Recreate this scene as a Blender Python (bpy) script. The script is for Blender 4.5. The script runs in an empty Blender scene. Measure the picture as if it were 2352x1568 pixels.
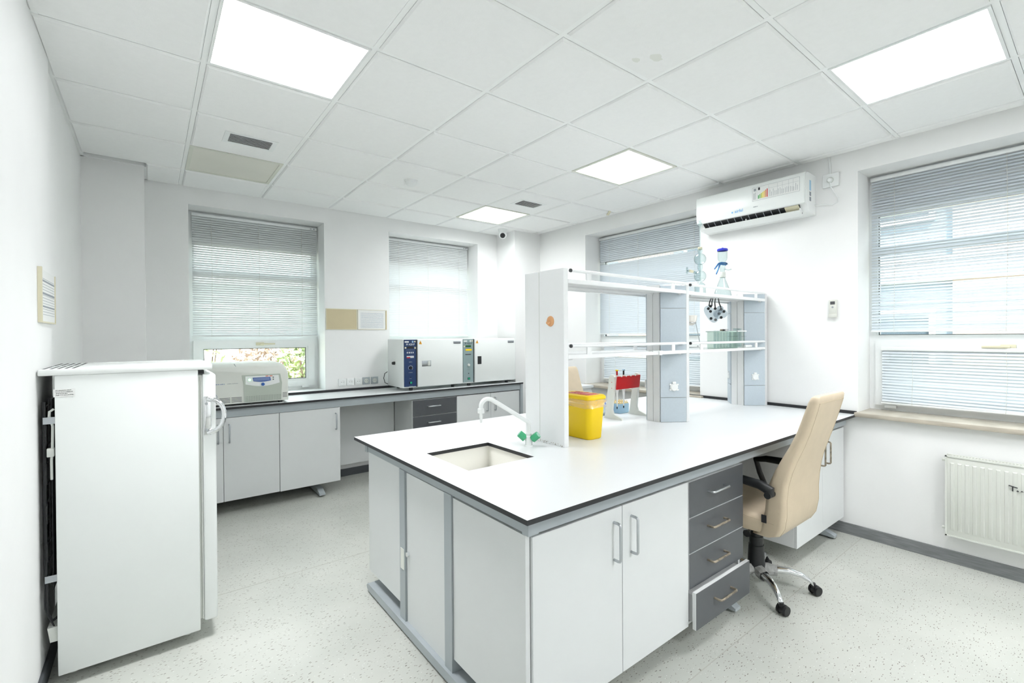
import bpy, bmesh, math, random
from mathutils import Matrix, Vector
random.seed(7)
S = bpy.context.scene
C = S.collection
# ------------------------------------------------------------------ camera
H = 1.439
F_PX, CX, CY, IW, IH = 1075.6, 1206.08, 778.5, 2352.0, 1568.0
cam_d = bpy.data.cameras.new('camera'); cam = bpy.data.objects.new('camera', cam_d); C.objects.link(cam)
cam_d.sensor_fit = 'HORIZONTAL'; cam_d.sensor_width = 36.0; cam_d.lens = 36.0 * F_PX / IW
cam_d.shift_x = -(CX - IW / 2) / IW; cam_d.shift_y = (CY - IH / 2) / IW
cam_d.clip_start = 0.05; cam_d.clip_end = 200
yaw, pitch, roll = .6752, -.0068, -.0062
fw = Vector((math.sin(yaw) * math.cos(pitch), math.cos(yaw) * math.cos(pitch), math.sin(pitch)))
r0 = Vector((math.cos(yaw), -math.sin(yaw), 0)); u0 = r0.cross(fw)
ri = math.cos(roll) * r0 + math.sin(roll) * u0; up = -math.sin(roll) * r0 + math.cos(roll) * u0
cam.matrix_world = Matrix(((ri.x, up.x, -fw.x, 0), (ri.y, up.y, -fw.y, 0), (ri.z, up.z, -fw.z, H), (0, 0, 0, 1)))
S.camera = cam
# ------------------------------------------------------------------ world, sun, exposure
S.view_settings.view_transform = 'Standard'; S.view_settings.look = 'None'
S.view_settings.gamma = 1.0; S.view_settings.use_curve_mapping = False
S.view_settings.exposure = 2.6
LIGHT = 7.0
w = bpy.data.worlds.new('sky'); S.world = w; w.use_nodes = True
bg = w.node_tree.nodes['Background']; bg.inputs[0].default_value = (0.90, 0.95, 1.0, 1); bg.inputs[1].default_value = 1.0
sd = bpy.data.lights.new('sun', 'SUN'); sd.energy = 2.1; sd.angle = .01; sd.color = (1, .95, .88)
sun = bpy.data.objects.new('sun', sd); C.objects.link(sun); sun.location = (-6, -6, 9)
sun.rotation_euler = Vector((.55, .62, -.75)).to_track_quat('-Z', 'Y').to_euler()

# ------------------------------------------------------------------ materials
def lin(h):
    c = [int(h[i:i + 2], 16) / 255 for i in (0, 2, 4)]
    return tuple(((x + .055) / 1.055) ** 2.4 if x > .04045 else x / 12.92 for x in c) + (1,)
def mat(name, col, rough=.5, metal=0, spec=.5, noise=0, nscale=20, bump=0, bscale=80, emit=0, coat=0, stretch=None):
    m = bpy.data.materials.new(name); m.use_nodes = True; nt = m.node_tree; N = nt.nodes; L = nt.links
    b = N['Principled BSDF']; c = lin(col)
    b.inputs['Base Color'].default_value = c; b.inputs['Roughness'].default_value = rough
    b.inputs['Metallic'].default_value = metal; b.inputs['Specular IOR Level'].default_value = spec
    b.inputs['Coat Weight'].default_value = coat
    if emit:
        b.inputs['Emission Color'].default_value = c; b.inputs['Emission Strength'].default_value = emit
    if noise or bump:
        tc = N.new('ShaderNodeTexCoord'); mp = N.new('ShaderNodeMapping'); L.new(tc.outputs['Object'], mp.inputs[0])
        if stretch: mp.inputs['Scale'].default_value = stretch
    if noise:
        n = N.new('ShaderNodeTexNoise'); n.inputs['Scale'].default_value = nscale; n.inputs['Detail'].default_value = 5
        L.new(mp.outputs[0], n.inputs['Vector'])
        r = N.new('ShaderNodeValToRGB'); r.color_ramp.elements[0].position = .3; r.color_ramp.elements[1].position = .7
        d = tuple(x * (1 - noise) for x in c[:3]) + (1,)
        r.color_ramp.elements[0].color = d; r.color_ramp.elements[1].color = c
        L.new(n.outputs[0], r.inputs[0]); L.new(r.outputs[0], b.inputs['Base Color'])
    if bump:
        n = N.new('ShaderNodeTexNoise'); n.inputs['Scale'].default_value = bscale; n.inputs['Detail'].default_value = 3
        L.new(mp.outputs[0], n.inputs['Vector'])
        bp = N.new('ShaderNodeBump'); bp.inputs['Strength'].default_value = bump; bp.inputs['Distance'].default_value = .002
        L.new(n.outputs[0], bp.inputs['Height']); L.new(bp.outputs[0], b.inputs['Normal'])
    return m
def clear(name, tint, refl=.08, rough=.02, edge=.5, gloss=None):
    m = bpy.data.materials.new(name); m.use_nodes = True; nt = m.node_tree; N = nt.nodes; L = nt.links
    N.remove(N['Principled BSDF']); o = N['Material Output']
    t = N.new('ShaderNodeBsdfTransparent'); t.inputs[0].default_value = lin(tint)
    g = N.new('ShaderNodeBsdfGlossy'); g.inputs['Roughness'].default_value = rough; g.inputs[0].default_value = lin(gloss or tint)
    lw = N.new('ShaderNodeLayerWeight'); lw.inputs[0].default_value = edge
    mr = N.new('ShaderNodeMapRange'); mr.inputs['To Min'].default_value = refl; mr.inputs['To Max'].default_value = .75
    pw = N.new('ShaderNodeMath'); pw.operation = 'POWER'; pw.inputs[1].default_value = 2.5
    L.new(lw.outputs['Facing'], pw.inputs[0]); L.new(pw.outputs[0], mr.inputs[0])
    mx = N.new('ShaderNodeMixShader'); L.new(mr.outputs[0], mx.inputs[0]); L.new(t.outputs[0], mx.inputs[1]); L.new(g.outputs[0], mx.inputs[2])
    L.new(mx.outputs[0], o.inputs[0]); return m
M = {}
M['wall'] = mat('wall_paint', 'f2f3f2', .75, noise=.03, nscale=3, bump=.15, bscale=60)
M['ceil'] = mat('ceiling_tile', 'f6f7f6', .9, noise=.02, nscale=40, bump=.2, bscale=180)
M['grid'] = mat('ceiling_grid', 'f7f9f8', .5)
M['ltile'] = mat('lamp_diffuser', 'fdfdff', .4, emit=1.6)
M['ltile_fill'] = mat('added_fill_diffuser', 'fbfcff', .4, emit=LIGHT * 1.0)  # for unseen ceiling panels added behind the camera to brighten the room frontally
M['ltile2'] = mat('lamp_diffuser_tubes', 'fafffd', .4, emit=.75)
M['lampframe'] = mat('cream_lamp_frame', 'dadcd0', .5)
M['ldead'] = mat('lamp_diffuser_off', 'e2e1d6', .35, noise=.04, nscale=4)
M['dark'] = mat('dark_recess', '1c1e20', .6)
M['black'] = mat('black_plastic', '1b1d1f', .4, noise=.1)
M['blackm'] = mat('black_rubber', '232527', .75)
M['lam'] = mat('grey_laminate', 'e2e5e5', .4, noise=.015, nscale=8)
M['lamside'] = mat('white_laminate_edge', 'eceeee', .45, noise=.01)
M['frame'] = mat('grey_painted_steel', 'adb5b9', .4, noise=.03, nscale=12)
M['drawer'] = mat('anthracite_laminate', '575a5e', .38, noise=.06, nscale=30)
M['top'] = mat('white_worktop', 'e6e9ea', .32, noise=.01, nscale=5)
M['core'] = mat('black_worktop_edge', '26282b', .5, noise=.15, nscale=60)
M['white'] = mat('white_plastic', 'eef1f0', .35, noise=.01)
M['pvc'] = mat('white_window_profile', 'eff2f2', .3, noise=.015)
M['cream'] = mat('cream_plastic', 'ddd8bd', .4, noise=.04)
M['alu'] = mat('brushed_aluminium', 'c3c7ca', .35, .9, noise=.06, nscale=60)
M['aluw'] = mat('pale_aluminium_profile', 'e3e5e5', .38, .15, noise=.01)
M['rust'] = mat('rusted_handle', 'b5aa98', .5, .7, noise=.6, nscale=55)
M['chrome'] = mat('chrome', 'e6e8ea', .07, 1)
M['steel'] = mat('steel', 'b4b9bd', .3, .9)
M['panel'] = mat('blue_grey_panel', 'bfcbd3', .45, noise=.04, nscale=90)
M['white_rail'] = mat('white_lacquer', 'f2f4f4', .3, noise=.01)
M['slat'] = mat('blind_slat', 'e0e4e5', .45, noise=.01)
M['slat_cool_lit'] = mat('blind_slat_cool_light', 'd9e1e7', .45, noise=.01)  # same slats, cool window light and shade put into the colour
M['cordm'] = mat('blind_cord', 'd5d4cc', .8)
M['glass'] = clear('window_glass', 'f4faf8', .04, .01, .3)
M['labglass'] = clear('lab_glass', 'eef5f5', .10, .03, .45, 'a9b6b9')
M['greenglass'] = clear('greenish_glass', 'f9fdfb', .07, .05, .45, 'b5cbc2')
M['clearplas'] = clear('clear_plastic', 'e2e8ec', .18, .15, .5)
M['bag'] = clear('bag_film', 'fff8ee', .22, .4, .5)
M['wrap'] = mat('plastic_wrap', 'b7b8b6', .45, noise=.25, nscale=90, bump=1, bscale=120)
M['fridge'] = mat('fridge_enamel', 'edf1ef', .3, noise=.01, nscale=2)
M['gasket'] = mat('grey_gasket', '4a4c4e', .7)
M['wgasket'] = mat('white_gasket', 'd4d8d2', .6)
M['leather'] = mat('beige_leatherette', 'd9c8ae', .5, noise=.05, nscale=18, bump=.25, bscale=240)
M['seam'] = mat('leather_seam', 'cbba9f', .7)
M['yellow'] = mat('yellow_plastic', 'ffda00', .45, noise=.03, nscale=6)
M['red'] = mat('red_plastic', 'cf1119', .35, noise=.04)
M['redlid'] = mat('pale_red_label', 'e2897c', .5, noise=.1)
M['ink'] = mat('black_ink', '2c2c30', .8)
M['inkg'] = mat('grey_print', '9aa0a6', .8)
M['inkb'] = mat('blue_print', '6f86b0', .8)
M['paper'] = mat('paper', 'eceeec', .8, noise=.01)
M['tan'] = mat('tan_backing', 'cfc3a1', .8, noise=.05, nscale=8)
M['green'] = mat('green_knob', '3fb07c', .3, noise=.05, coat=.3)
M['greenp'] = mat('pale_green_cap', 'a8dcc6', .25)
M['dgreen'] = mat('dark_green_plastic', '0f5a26', .5)
M['blue'] = mat('blue_plastic', '2b62b4', .35, noise=.03)
M['bluecap'] = mat('ultramarine_cap', '2a34c4', .35, noise=.05)
M['clamp'] = mat('blue_painted_metal', '2c6a9f', .35, .3, noise=.06)
M['navy'] = mat('navy_panel', '1f3a66', .45, noise=.03)
M['teal'] = mat('grey_green_panel', '8fa3a3', .45, noise=.03)
M['beige'] = mat('centrifuge_shell', 'e6e9e2', .45, noise=.015, nscale=6)
M['beige2'] = mat('centrifuge_panel', 'bcc5ba', .5, noise=.02)
M['lcd'] = mat('display_screen', '7f94c2', .25)
M['lcdb'] = mat('display_bezel', '4463a8', .3)
M['led'] = mat('green_light', '7dff9e', .4, emit=1.2)
M['gsw'] = mat('green_switch', '1fa97c', .3)
M['lblue'] = mat('light_blue_box', 'a9cfe6', .35)
M['boxb'] = mat('blue_frosted_box', '9fb2d8', .3)
M['ybox'] = mat('cream_tips', 'ecd9a6', .5)
M['orange'] = mat('orange_hook', 'eab07c', .35, noise=.06)
M['warn'] = mat('warning_yellow', 'e8a51c', .5)
M['marble'] = mat('beige_marble_sill', 'c9c1b2', .25, noise=.28, nscale=7, stretch=(1, 1, 6))
M['rad'] = mat('radiator_enamel', 'dcdfd8', .35, noise=.05, nscale=5)
M['base'] = mat('grey_wood_skirting', '8a8d8f', .55, noise=.35, nscale=9, stretch=(1, 1, 14))
M['based'] = mat('dark_skirting', '4b4f53', .6, noise=.1)
M['pale'] = mat('pale_stain', 'e8eae4', .9)
M['porc'] = mat('porcelain', 'eeebe4', .25)
M['leaf'] = mat('leaf_green', 'a3b27c', .7, noise=.35, nscale=3)
M['leaf2'] = mat('leaf_dry', 'bda594', .8, noise=.35, nscale=3)
M['bark'] = mat('bark', '6a5a4c', .9, noise=.3)
M['gravel'] = mat('dry_ground', 'd8cdb8', .95, noise=.25, nscale=3)
M['render'] = mat('facade_grey', '7f8b98', .9, noise=.08, nscale=6)
M['renderb'] = mat('facade_beige', 'ac9c92', .9, noise=.08, nscale=6)
M['renderw'] = mat('facade_white', 'e4e4e2', .9, noise=.04)
M['glassd'] = mat('facade_glass', '4a5560', .1)
bars = ['3fa655', '7bc36a', 'c8cf3c', 'f0e04a', 'eec23a', 'd98a4a', 'cf4a45']
for i, h in enumerate(bars): M['bar%d' % i] = mat('energy_bar_%d' % i, h, .6)

def floor_mat():
    m = bpy.data.materials.new('speckled_vinyl'); m.use_nodes = True; nt = m.node_tree; N = nt.nodes; L = nt.links
    b = N['Principled BSDF']; b.inputs['Roughness'].default_value = .38
    tc = N.new('ShaderNodeTexCoord')
    def speck(scale, rot, thr, st):
        mp = N.new('ShaderNodeMapping'); mp.inputs['Rotation'].default_value = (0, 0, rot); mp.inputs['Scale'].default_value = (1, st, 1)
        L.new(tc.outputs['Object'], mp.inputs[0])
        v = N.new('ShaderNodeTexVoronoi'); v.inputs['Scale'].default_value = scale; L.new(mp.outputs[0], v.inputs['Vector'])
        a = N.new('ShaderNodeMath'); a.operation = 'LESS_THAN'; a.inputs[1].default_value = thr; L.new(v.outputs['Distance'], a.inputs[0])
        s = N.new('ShaderNodeSeparateColor'); L.new(v.outputs['Color'], s.inputs[0])
        c = N.new('ShaderNodeMath'); c.operation = 'GREATER_THAN'; c.inputs[1].default_value = .35; L.new(s.outputs[0], c.inputs[0])
        q = N.new('ShaderNodeMath'); q.operation = 'MULTIPLY'; L.new(a.outputs[0], q.inputs[0]); L.new(c.outputs[0], q.inputs[1])
        return q.outputs[0], v.outputs['Color']
    n = N.new('ShaderNodeTexNoise'); n.inputs['Scale'].default_value = 2.2; n.inputs['Detail'].default_value = 4; L.new(tc.outputs['Object'], n.inputs['Vector'])
    rp = N.new('ShaderNodeValToRGB'); rp.color_ramp.elements[0].color = lin('bec1ba'); rp.color_ramp.elements[1].color = lin('c9cbc4')
    rp.color_ramp.elements[0].position = .35; rp.color_ramp.elements[1].position = .65; L.new(n.outputs[0], rp.inputs[0])
    cur = rp.outputs[0]
    for sc, ro, th, st, col in ((34, .4, .17, 2.6, '857e76'), (42, 1.5, .15, 2.8, '96928c'), (28, -.7, .14, 3.0, '6f6b66'), (50, .9, .12, 1.5, 'dfe1dd')):
        f, _ = speck(sc, ro, th, st)
        mx = N.new('ShaderNodeMix'); mx.data_type = 'RGBA'; mx.inputs['B'].default_value = lin(col)
        L.new(f, mx.inputs['Factor']); L.new(cur, mx.inputs['A']); cur = mx.outputs['Result']
    L.new(cur, b.inputs['Base Color']); return m
M['floor'] = floor_mat()

# ------------------------------------------------------------------ mesh builder
def T(x=0, y=0, z=0, rz=0, rx=0, ry=0):
    return Matrix.Translation((x, y, z)) @ Matrix.Rotation(rz, 4, 'Z') @ Matrix.Rotation(ry, 4, 'Y') @ Matrix.Rotation(rx, 4, 'X')
class MB:
    def __init__(s, X=None): s.v = []; s.f = []; s.mi = []; s.X = X
    def add(s, vs, fs, mi=0):
        o = len(s.v)
        for p in vs:
            p = Vector(p); s.v.append(s.X @ p if s.X else p)
        for k in fs: s.f.append([o + i for i in k]); s.mi.append(mi)
        return s
    def box(s, x0, x1, y0, y1, z0, z1, mi=0, b=0, seg=2):
        if b:
            bm = bmesh.new(); bmesh.ops.create_cube(bm, size=1)
            for v in bm.verts: v.co = Vector(((x0 + x1) / 2 + v.co.x * (x1 - x0), (y0 + y1) / 2 + v.co.y * (y1 - y0), (z0 + z1) / 2 + v.co.z * (z1 - z0)))
            bmesh.ops.bevel(bm, geom=bm.edges[:], offset=b, segments=seg, affect='EDGES', profile=.5)
            bm.verts.index_update(); s.add([v.co.copy() for v in bm.verts], [[v.index for v in f.verts] for f in bm.faces], mi); bm.free(); return s
        vs = [(x, y, z) for z in (z0, z1) for y in (y0, y1) for x in (x0, x1)]
        return s.add(vs, [(0, 2, 3, 1), (4, 5, 7, 6), (0, 1, 5, 4), (2, 6, 7, 3), (0, 4, 6, 2), (1, 3, 7, 5)], mi)
    def loft(s, rings, mi=0, caps=True, closed=True):
        n = len(rings[0]); vs = [p for r in rings for p in r]; fs = []
        for i in range(len(rings) - 1):
            for j in range(n if closed else n - 1):
                k = (j + 1) % n; fs.append((i * n + j, i * n + k, (i + 1) * n + k, (i + 1) * n + j))
        if caps: fs.append(tuple(range(n))[::-1]); fs.append(tuple((len(rings) - 1) * n + j for j in range(n)))
        return s.add(vs, fs, mi)
    def cyl(s, p0, p1, r0, r1=None, n=16, mi=0, caps=True):
        r1 = r0 if r1 is None else r1; p0 = Vector(p0); p1 = Vector(p1); d = (p1 - p0).normalized()
        a = d.orthogonal().normalized(); b = d.cross(a)
        ring = lambda p, r: [p + r * (math.cos(t) * a + math.sin(t) * b) for t in [2 * math.pi * i / n for i in range(n)]]
        return s.loft([ring(p0, r0), ring(p1, r1)], mi, caps)
    def tube(s, pts, r, n=8, mi=0, caps=True):
        pts = [Vector(p) for p in pts]; rr = r if isinstance(r, (list, tuple)) else [r] * len(pts); rings = []; a = None
        for i, p in enumerate(pts):
            d = (pts[min(i + 1, len(pts) - 1)] - pts[max(i - 1, 0)]).normalized()
            a = d.orthogonal().normalized() if a is None else (a - a.dot(d) * d).normalized()
            b = d.cross(a); rings.append([p + rr[i] * (math.cos(t) * a + math.sin(t) * b) for t in [2 * math.pi * k / n for k in range(n)]])
        return s.loft(rings, mi, caps)
    def lathe(s, prof, c=(0, 0, 0), n=24, mi=0, caps=False):
        rings = [[(c[0] + r * math.cos(t), c[1] + r * math.sin(t), c[2] + z) for t in [2 * math.pi * k / n for k in range(n)]] for r, z in prof]
        return s.loft(rings, mi, caps)
    def prism(s, poly, z0, z1, mi=0, plane='xy'):
        f = {'xy': lambda a, b, h: (a, b, h), 'xz': lambda a, b, h: (a, h, b), 'yz': lambda a, b, h: (h, a, b)}[plane]
        return s.loft([[f(a, b, z0) for a, b in poly], [f(a, b, z1) for a, b in poly]], mi, True)
    def frame(s, x0, x1, z0, z1, y0, y1, t, mi=0, tb=None):
        tb = t if tb is None else tb
        s.box(x0, x0 + t, y0, y1, z0, z1, mi); s.box(x1 - t, x1, y0, y1, z0, z1, mi)
        s.box(x0 + t, x1 - t, y0, y1, z0, z0 + tb, mi); s.box(x0 + t, x1 - t, y0, y1, z1 - tb, z1, mi); return s
    def obj(s, name, m, parent=None, at=None, local=False, ang=35):
        me = bpy.data.meshes.new(name)
        if parent is not None:
            off = Vector((0, 0, 0)) if local else wloc(parent)
        else:
            if at is None:
                xs = [p.x for p in s.v]; ys = [p.y for p in s.v]; zs = [p.z for p in s.v]
                at = ((min(xs) + max(xs)) / 2, (min(ys) + max(ys)) / 2, min(zs))
            off = Vector(at)
        me.from_pydata([p - off for p in s.v], [], s.f)
        ms = m if isinstance(m, (list, tuple)) else [m]
        for k in ms: me.materials.append(M[k])
        if len(ms) > 1: me.polygons.foreach_set('material_index', s.mi)
        bm = bmesh.new(); bm.from_mesh(me); bmesh.ops.recalc_face_normals(bm, faces=bm.faces); bm.to_mesh(me); bm.free()
        me.polygons.foreach_set('use_smooth', [True] * len(me.polygons))
        me.set_sharp_from_angle(angle=math.radians(ang)); me.update()
        o = bpy.data.objects.new(name, me); C.objects.link(o)
        if parent is not None: o.parent = parent
        else: o.location = off
        return o
def wloc(o):
    l = Vector(o.location)
    while o.parent: o = o.parent; l += Vector(o.location)
    return l
def thing(name, label, cat, loc=(0, 0, 0), rz=0, group=None):
    o = bpy.data.objects.new(name, None); o.empty_display_size = .05; C.objects.link(o)
    o.location = loc; o.rotation_euler = (0, 0, rz); o['label'] = label; o['category'] = cat
    if group: o['group'] = group
    return o
def tag(o, label, cat, group=None):
    o['label'] = label; o['category'] = cat
    if group: o['group'] = group
    return o
def struct(o): o['kind'] = 'structure'; return o
def sroot(name, loc, rz=0):
    o = bpy.data.objects.new(name, None); o.empty_display_size = .05; C.objects.link(o); o.location = loc; o.rotation_euler = (0, 0, rz); return struct(o)
def cp(o, parent, loc=None):
    c = o.copy(); C.objects.link(c); c.parent = parent
    if loc is not None: c.location = loc
    return c
def text(s, size, X, m, parent, name='lettering', local=False, thick=.0006, align='LEFT'):
    cu = bpy.data.curves.new('t', 'FONT'); cu.body = s; cu.size = size; cu.extrude = thick; cu.align_x = align; cu.resolution_u = 3
    o = bpy.data.objects.new('t', cu); C.objects.link(o)
    dg = bpy.context.evaluated_depsgraph_get(); me = bpy.data.meshes.new_from_object(o.evaluated_get(dg))
    mb = MB(X); mb.add([v.co for v in me.vertices], [list(p.vertices) for p in me.polygons])
    bpy.data.objects.remove(o); bpy.data.curves.remove(cu); bpy.data.meshes.remove(me)
    return mb.obj(name, m, parent, local=local)
def frame_mat(o, u, v):
    u = Vector(u).normalized(); v = Vector(v).normalized(); n = u.cross(v)
    return Matrix(((u.x, v.x, n.x, o[0]), (u.y, v.y, n.y, o[1]), (u.z, v.z, n.z, o[2]), (0, 0, 0, 1)))
def scribble(X, x0, x1, y, h, seed, mb=None, mi=0):
    """row of small unreadable printed marks"""
    rnd = random.Random(seed); mb = mb or MB(X); x = x0
    while x < x1:
        wd = rnd.uniform(.5, 1.1) * h; mb.box(x, min(x + wd, x1), y, y + h * rnd.uniform(.6, 1), 0, .0008, mi); x += wd + h * rnd.choice((.25, .25, .3, .7))
    return mb

# ------------------------------------------------------------------ room shell
XL, XR, YB, YF, ZC = -.36, 3.92, 4.96, -3.7, 2.746
XL2, YSTEP = -.378, 3.10
fl = struct(MB().box(XL2 - .1, XR + .1, YF - .1, YB + .1, -.08, 0).obj('floor', 'floor', at=(0, 0, 0)))
M['weld'] = mat('floor_weld', 'b5b5ad', .5)
for y in (3.112, 1.092, -.93): MB().box(XL2, XR, y - .002, y + .002, -.002, .0006).obj('floor_seam', 'weld', fl)
WT = .36
OPB = [(.266, 1.38), (2.06, 3.218)]; OPR = [(-.32, 1.117), (2.34, 3.775)]
ZW0, ZW1 = .87, 2.592
b = MB(); xs = [XL2 - .2, OPB[0][0], OPB[0][1], OPB[1][0], OPB[1][1], XR + WT]
b.box(xs[0], xs[5], YB, YB + WT, -.08, ZW0); b.box(xs[0], xs[5], YB, YB + WT, ZW1, 3.0)
for i in (0, 2, 4): b.box(xs[i], xs[i + 1], YB, YB + WT, ZW0, ZW1)
struct(b.obj('wall_back', 'wall', at=(0, YB, 0)))
b = MB(); ys = [YF - .2, OPR[0][0], OPR[0][1], OPR[1][0], OPR[1][1], YB]
b.box(XR, XR + WT, ys[0], ys[5], -.08, ZW0); b.box(XR, XR + WT, ys[0], ys[5], ZW1, 3.0)
for i in (0, 2, 4): b.box(XR, XR + WT, ys[i], ys[i + 1], ZW0, ZW1)
struct(b.obj('wall_right', 'wall', at=(XR, 0, 0)))
b = MB(); b.box(XL2 - .2, XL2, YF - .2, YB, -.08, 3.0); b.box(XL2, XL, YF, YSTEP, 0, ZC + .02)
struct(b.obj('wall_left', 'wall', at=(XL, 0, 0)))
struct(MB().box(XL2, XR, YF - .2, YF, -.08, 3.0).obj('wall_front', 'wall'))
struct(MB().box(XL2, -.025, 4.60, YB, 0, 2.75).obj('wall_pier_left', 'wall'))
struct(MB().box(3.512, XR, 4.58, YB, 0, 2.75).obj('wall_pier_right', 'wall'))
# skirting
struct(MB().box(XR - .012, XR, YF, 4.58, 0, .077).obj('baseboard_right', 'base'))
struct(MB().box(XL, XL + .012, YF, YSTEP, 0, .075).obj('baseboard_left', 'based'))
struct(MB().box(XL2, XL2 + .012, YSTEP, 4.60, 0, .075).obj('baseboard_left_rear', 'based'))
struct(MB().box(-.025, 3.512, YB - .012, YB, 0, .075).obj('baseboard_back', 'based'))
# ceiling: slab + grid bars + tiles
GX, GY = .8106, 2.0854
ce = struct(MB().box(XL2 - .2, XR + WT, YF - .2, YB + WT, 2.80, 2.95).obj('ceiling', 'ceil', at=(0, 0, 2.8)))
bxs = [GX + .6 * i for i in range(-1, 6)]; bys = [GY + .6 * j for j in range(-9, 5)]
for x in bxs: MB().box(x - .012, x + .012, YF, YB, ZC, ZC + .03).obj('grid_runner', 'grid', ce)
for y in bys: MB().box(XL2, XR, y - .0115, y + .0115, ZC + .0004, ZC + .028).obj('grid_tee', 'grid', ce)
bx2 = [XL] + bxs + [XR]
for (x0, x1, y0, y1) in ((XL2, XL2 + .02, YSTEP, 4.60), (XL, XL + .02, YF, YSTEP), (XR - .02, XR, YF, 4.58), (-.025, 3.512, YB - .02, YB), (-.375, -.025, 4.58, 4.60), (-.025, -.005, 4.60, YB), (3.49, 3.512, 4.58, YB)):
    MB().box(x0, x1, y0, y1, ZC - .001, ZC + .025).obj('wall_angle', 'grid', ce)
lights = {(0, 0): 1, (4, -3): 1, (4, 0): 2, (4, 3): 2, (0, 3): 0, (2, -6): 3, (3, -8): 3}   # key: column (right edge index i), row j
cols = [XL2] + bxs + [XR]; rows = [YF] + bys + [YB]
tile_cache = {}
def ceil_tile(x0, x1, y0, y1):
    wd, dp = x1 - x0, y1 - y0
    if wd < .02 or dp < .02: return
    key = (round(wd, 3), round(dp, 3)); e = .0135
    if key not in tile_cache:
        z0, z1 = -.014, .012; a, c = wd / 2 - e, dp / 2 - e; t = .009
        o = MB().loft([[(-a, -c, z1), (a, -c, z1), (a, c, z1), (-a, c, z1)], [(-a, -c, z0 + t), (a, -c, z0 + t), (a, c, z0 + t), (-a, c, z0 + t)],
                       [(-a + t, -c + t, z0), (a - t, -c + t, z0), (a - t, c - t, z0), (-a + t, c - t, z0)]]).obj('ceiling_tile', 'ceil', ce, local=True, ang=20)
        tile_cache[key] = o
    else: o = cp(tile_cache[key], ce)
    o.location = ((x0 + x1) / 2, (y0 + y1) / 2, ZC - 2.8 + .004)
lamp_rects = []; vent_rects = []
for i in range(len(cols) - 1):
    for j in range(len(rows) - 1):
        k = (i - 1, j - 10)     # lamp column: index such that bxs[0] = x(-1)
        x0, x1, y0, y1 = cols[i], cols[i + 1], rows[j], rows[j + 1]
        if k in lights: lamp_rects.append((lights[k], x0, x1, y0, y1, k)); continue
        if y1 > 4.6 and x0 < -.1: x0 = -.025
        ceil_tile(x0, x1, y0, y1)
# plaster over the tile gaps behind piers is hidden by the piers themselves
lamp_names = {(0, 0): 'blank bright white ceiling panel light nearest the left wall', (4, -3): 'bright ceiling panel light above the right-hand window corner',
              (4, 0): 'framed ceiling panel light above the wall air conditioner side of the room', (4, 3): 'farthest framed ceiling panel light near the security camera',
              (0, 3): 'unlit yellowish ceiling panel light beside the left air vent', (2, -6): 'added fill panel on the ceiling over the rear left of the room, outside the view', (3, -8): 'added fill panel on the ceiling over the rear middle of the room, outside the view'}
for st, x0, x1, y0, y1, k in lamp_rects:
    cx, cy = (x0 + x1) / 2, (y0 + y1) / 2; a = .2875
    t = thing('ceiling_light', lamp_names[k], 'ceiling light', (cx, cy, ZC - .006), group='square ceiling panel lights')
    fr = MB(); wdt = .012 if st in (1, 3) else .022
    for (p, q, r, s_) in ((-a, -a + wdt, -a, a), (a - wdt, a, -a, a), (-a + wdt, a - wdt, -a, -a + wdt), (-a + wdt, a - wdt, a - wdt, a)):
        fr.box(cx + p, cx + q, cy + r, cy + s_, ZC - .006, ZC + .02)
    fr.obj('frame', 'white' if st in (1, 3) else 'lampframe', t)
    MB().box(cx - a + wdt, cx + a - wdt, cy - a + wdt, cy + a - wdt, ZC - .001, ZC + .015).obj('diffuser', {1: 'ltile', 2: 'ltile2', 0: 'ldead', 3: 'ltile_fill'}[st], t)
    if st in (1, 2):      # the lamp's own downward light, narrowed as by its prismatic diffuser
        ld_ = bpy.data.lights.new('lamp_light', 'AREA'); ld_.shape = 'SQUARE'; ld_.size = .54; ld_.energy = {(0, 0): 1.6, (4, -3): 1.7, (4, 0): 2.7, (4, 3): 2.3}[k]; ld_.spread = math.radians({(0, 0): 82, (4, -3): 115, (4, 0): 160, (4, 3): 165}[k]); ld_.color = (.985, .985, 1)
        lo = bpy.data.objects.new('lamp_light', ld_); C.objects.link(lo); lo.parent = t; lo.location = (0, 0, -.003)
def vent(cx, cy, lab, wx, wy):
    t = thing('air_vent', lab, 'vent', (cx, cy, ZC - .01), group='ceiling air vents')
    z = ZC - .0125
    f = MB(Matrix.Translation((cx, cy, z)) @ Matrix.Rotation(math.pi / 2, 4, 'X'))
    f.frame(-wx, wx, -wy, wy, 0, .008, .03).obj('frame', 'white', t)
    MB().box(cx - wx + .03, cx + wx - .03, cy - wy + .03, cy + wy - .03, z + .001, z + .003).obj('backing', 'dark', t)
    n = 7
    for i in range(n):
        y = cy - wy + .038 + (2 * wy - .076) * i / (n - 1)
        MB(T(cx, y, z - .003, rx=.6)).box(-wx + .03, wx - .03, -.0035, .0035, -.001, .001).obj('slat', 'white', t)
vent(.53, 3.56, 'slatted air vent in the ceiling tile next to the unlit panel', .15, .10)
vent(2.92, 3.58, 'slatted air vent in the ceiling tile before the farthest lit panel', .15, .10)
t = thing('smoke_detector', 'round white smoke detector on the ceiling', 'detector', (1.709, 3.635, ZC - .05))
MB().lathe([(.0, -.012), (.05, -.012), (.052, 0)], (1.709, 3.635, ZC - .010), caps=False).obj('base_plate', 'white', t)
MB().lathe([(.0, -.046), (.022, -.046), (.036, -.04), (.042, -.03), (.042, -.014), (.046, -.012)], (1.709, 3.635, ZC - .010)).obj('body', 'white', t)
MB().box(1.70, 1.718, 3.602, 3.606, ZC - .046, ZC - .04).obj('slot', 'inkg', t)
t = thing('security_camera', 'white dome security camera with dark lens under the ceiling corner', 'camera', (3.36, 4.62, ZC - .12))
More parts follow.
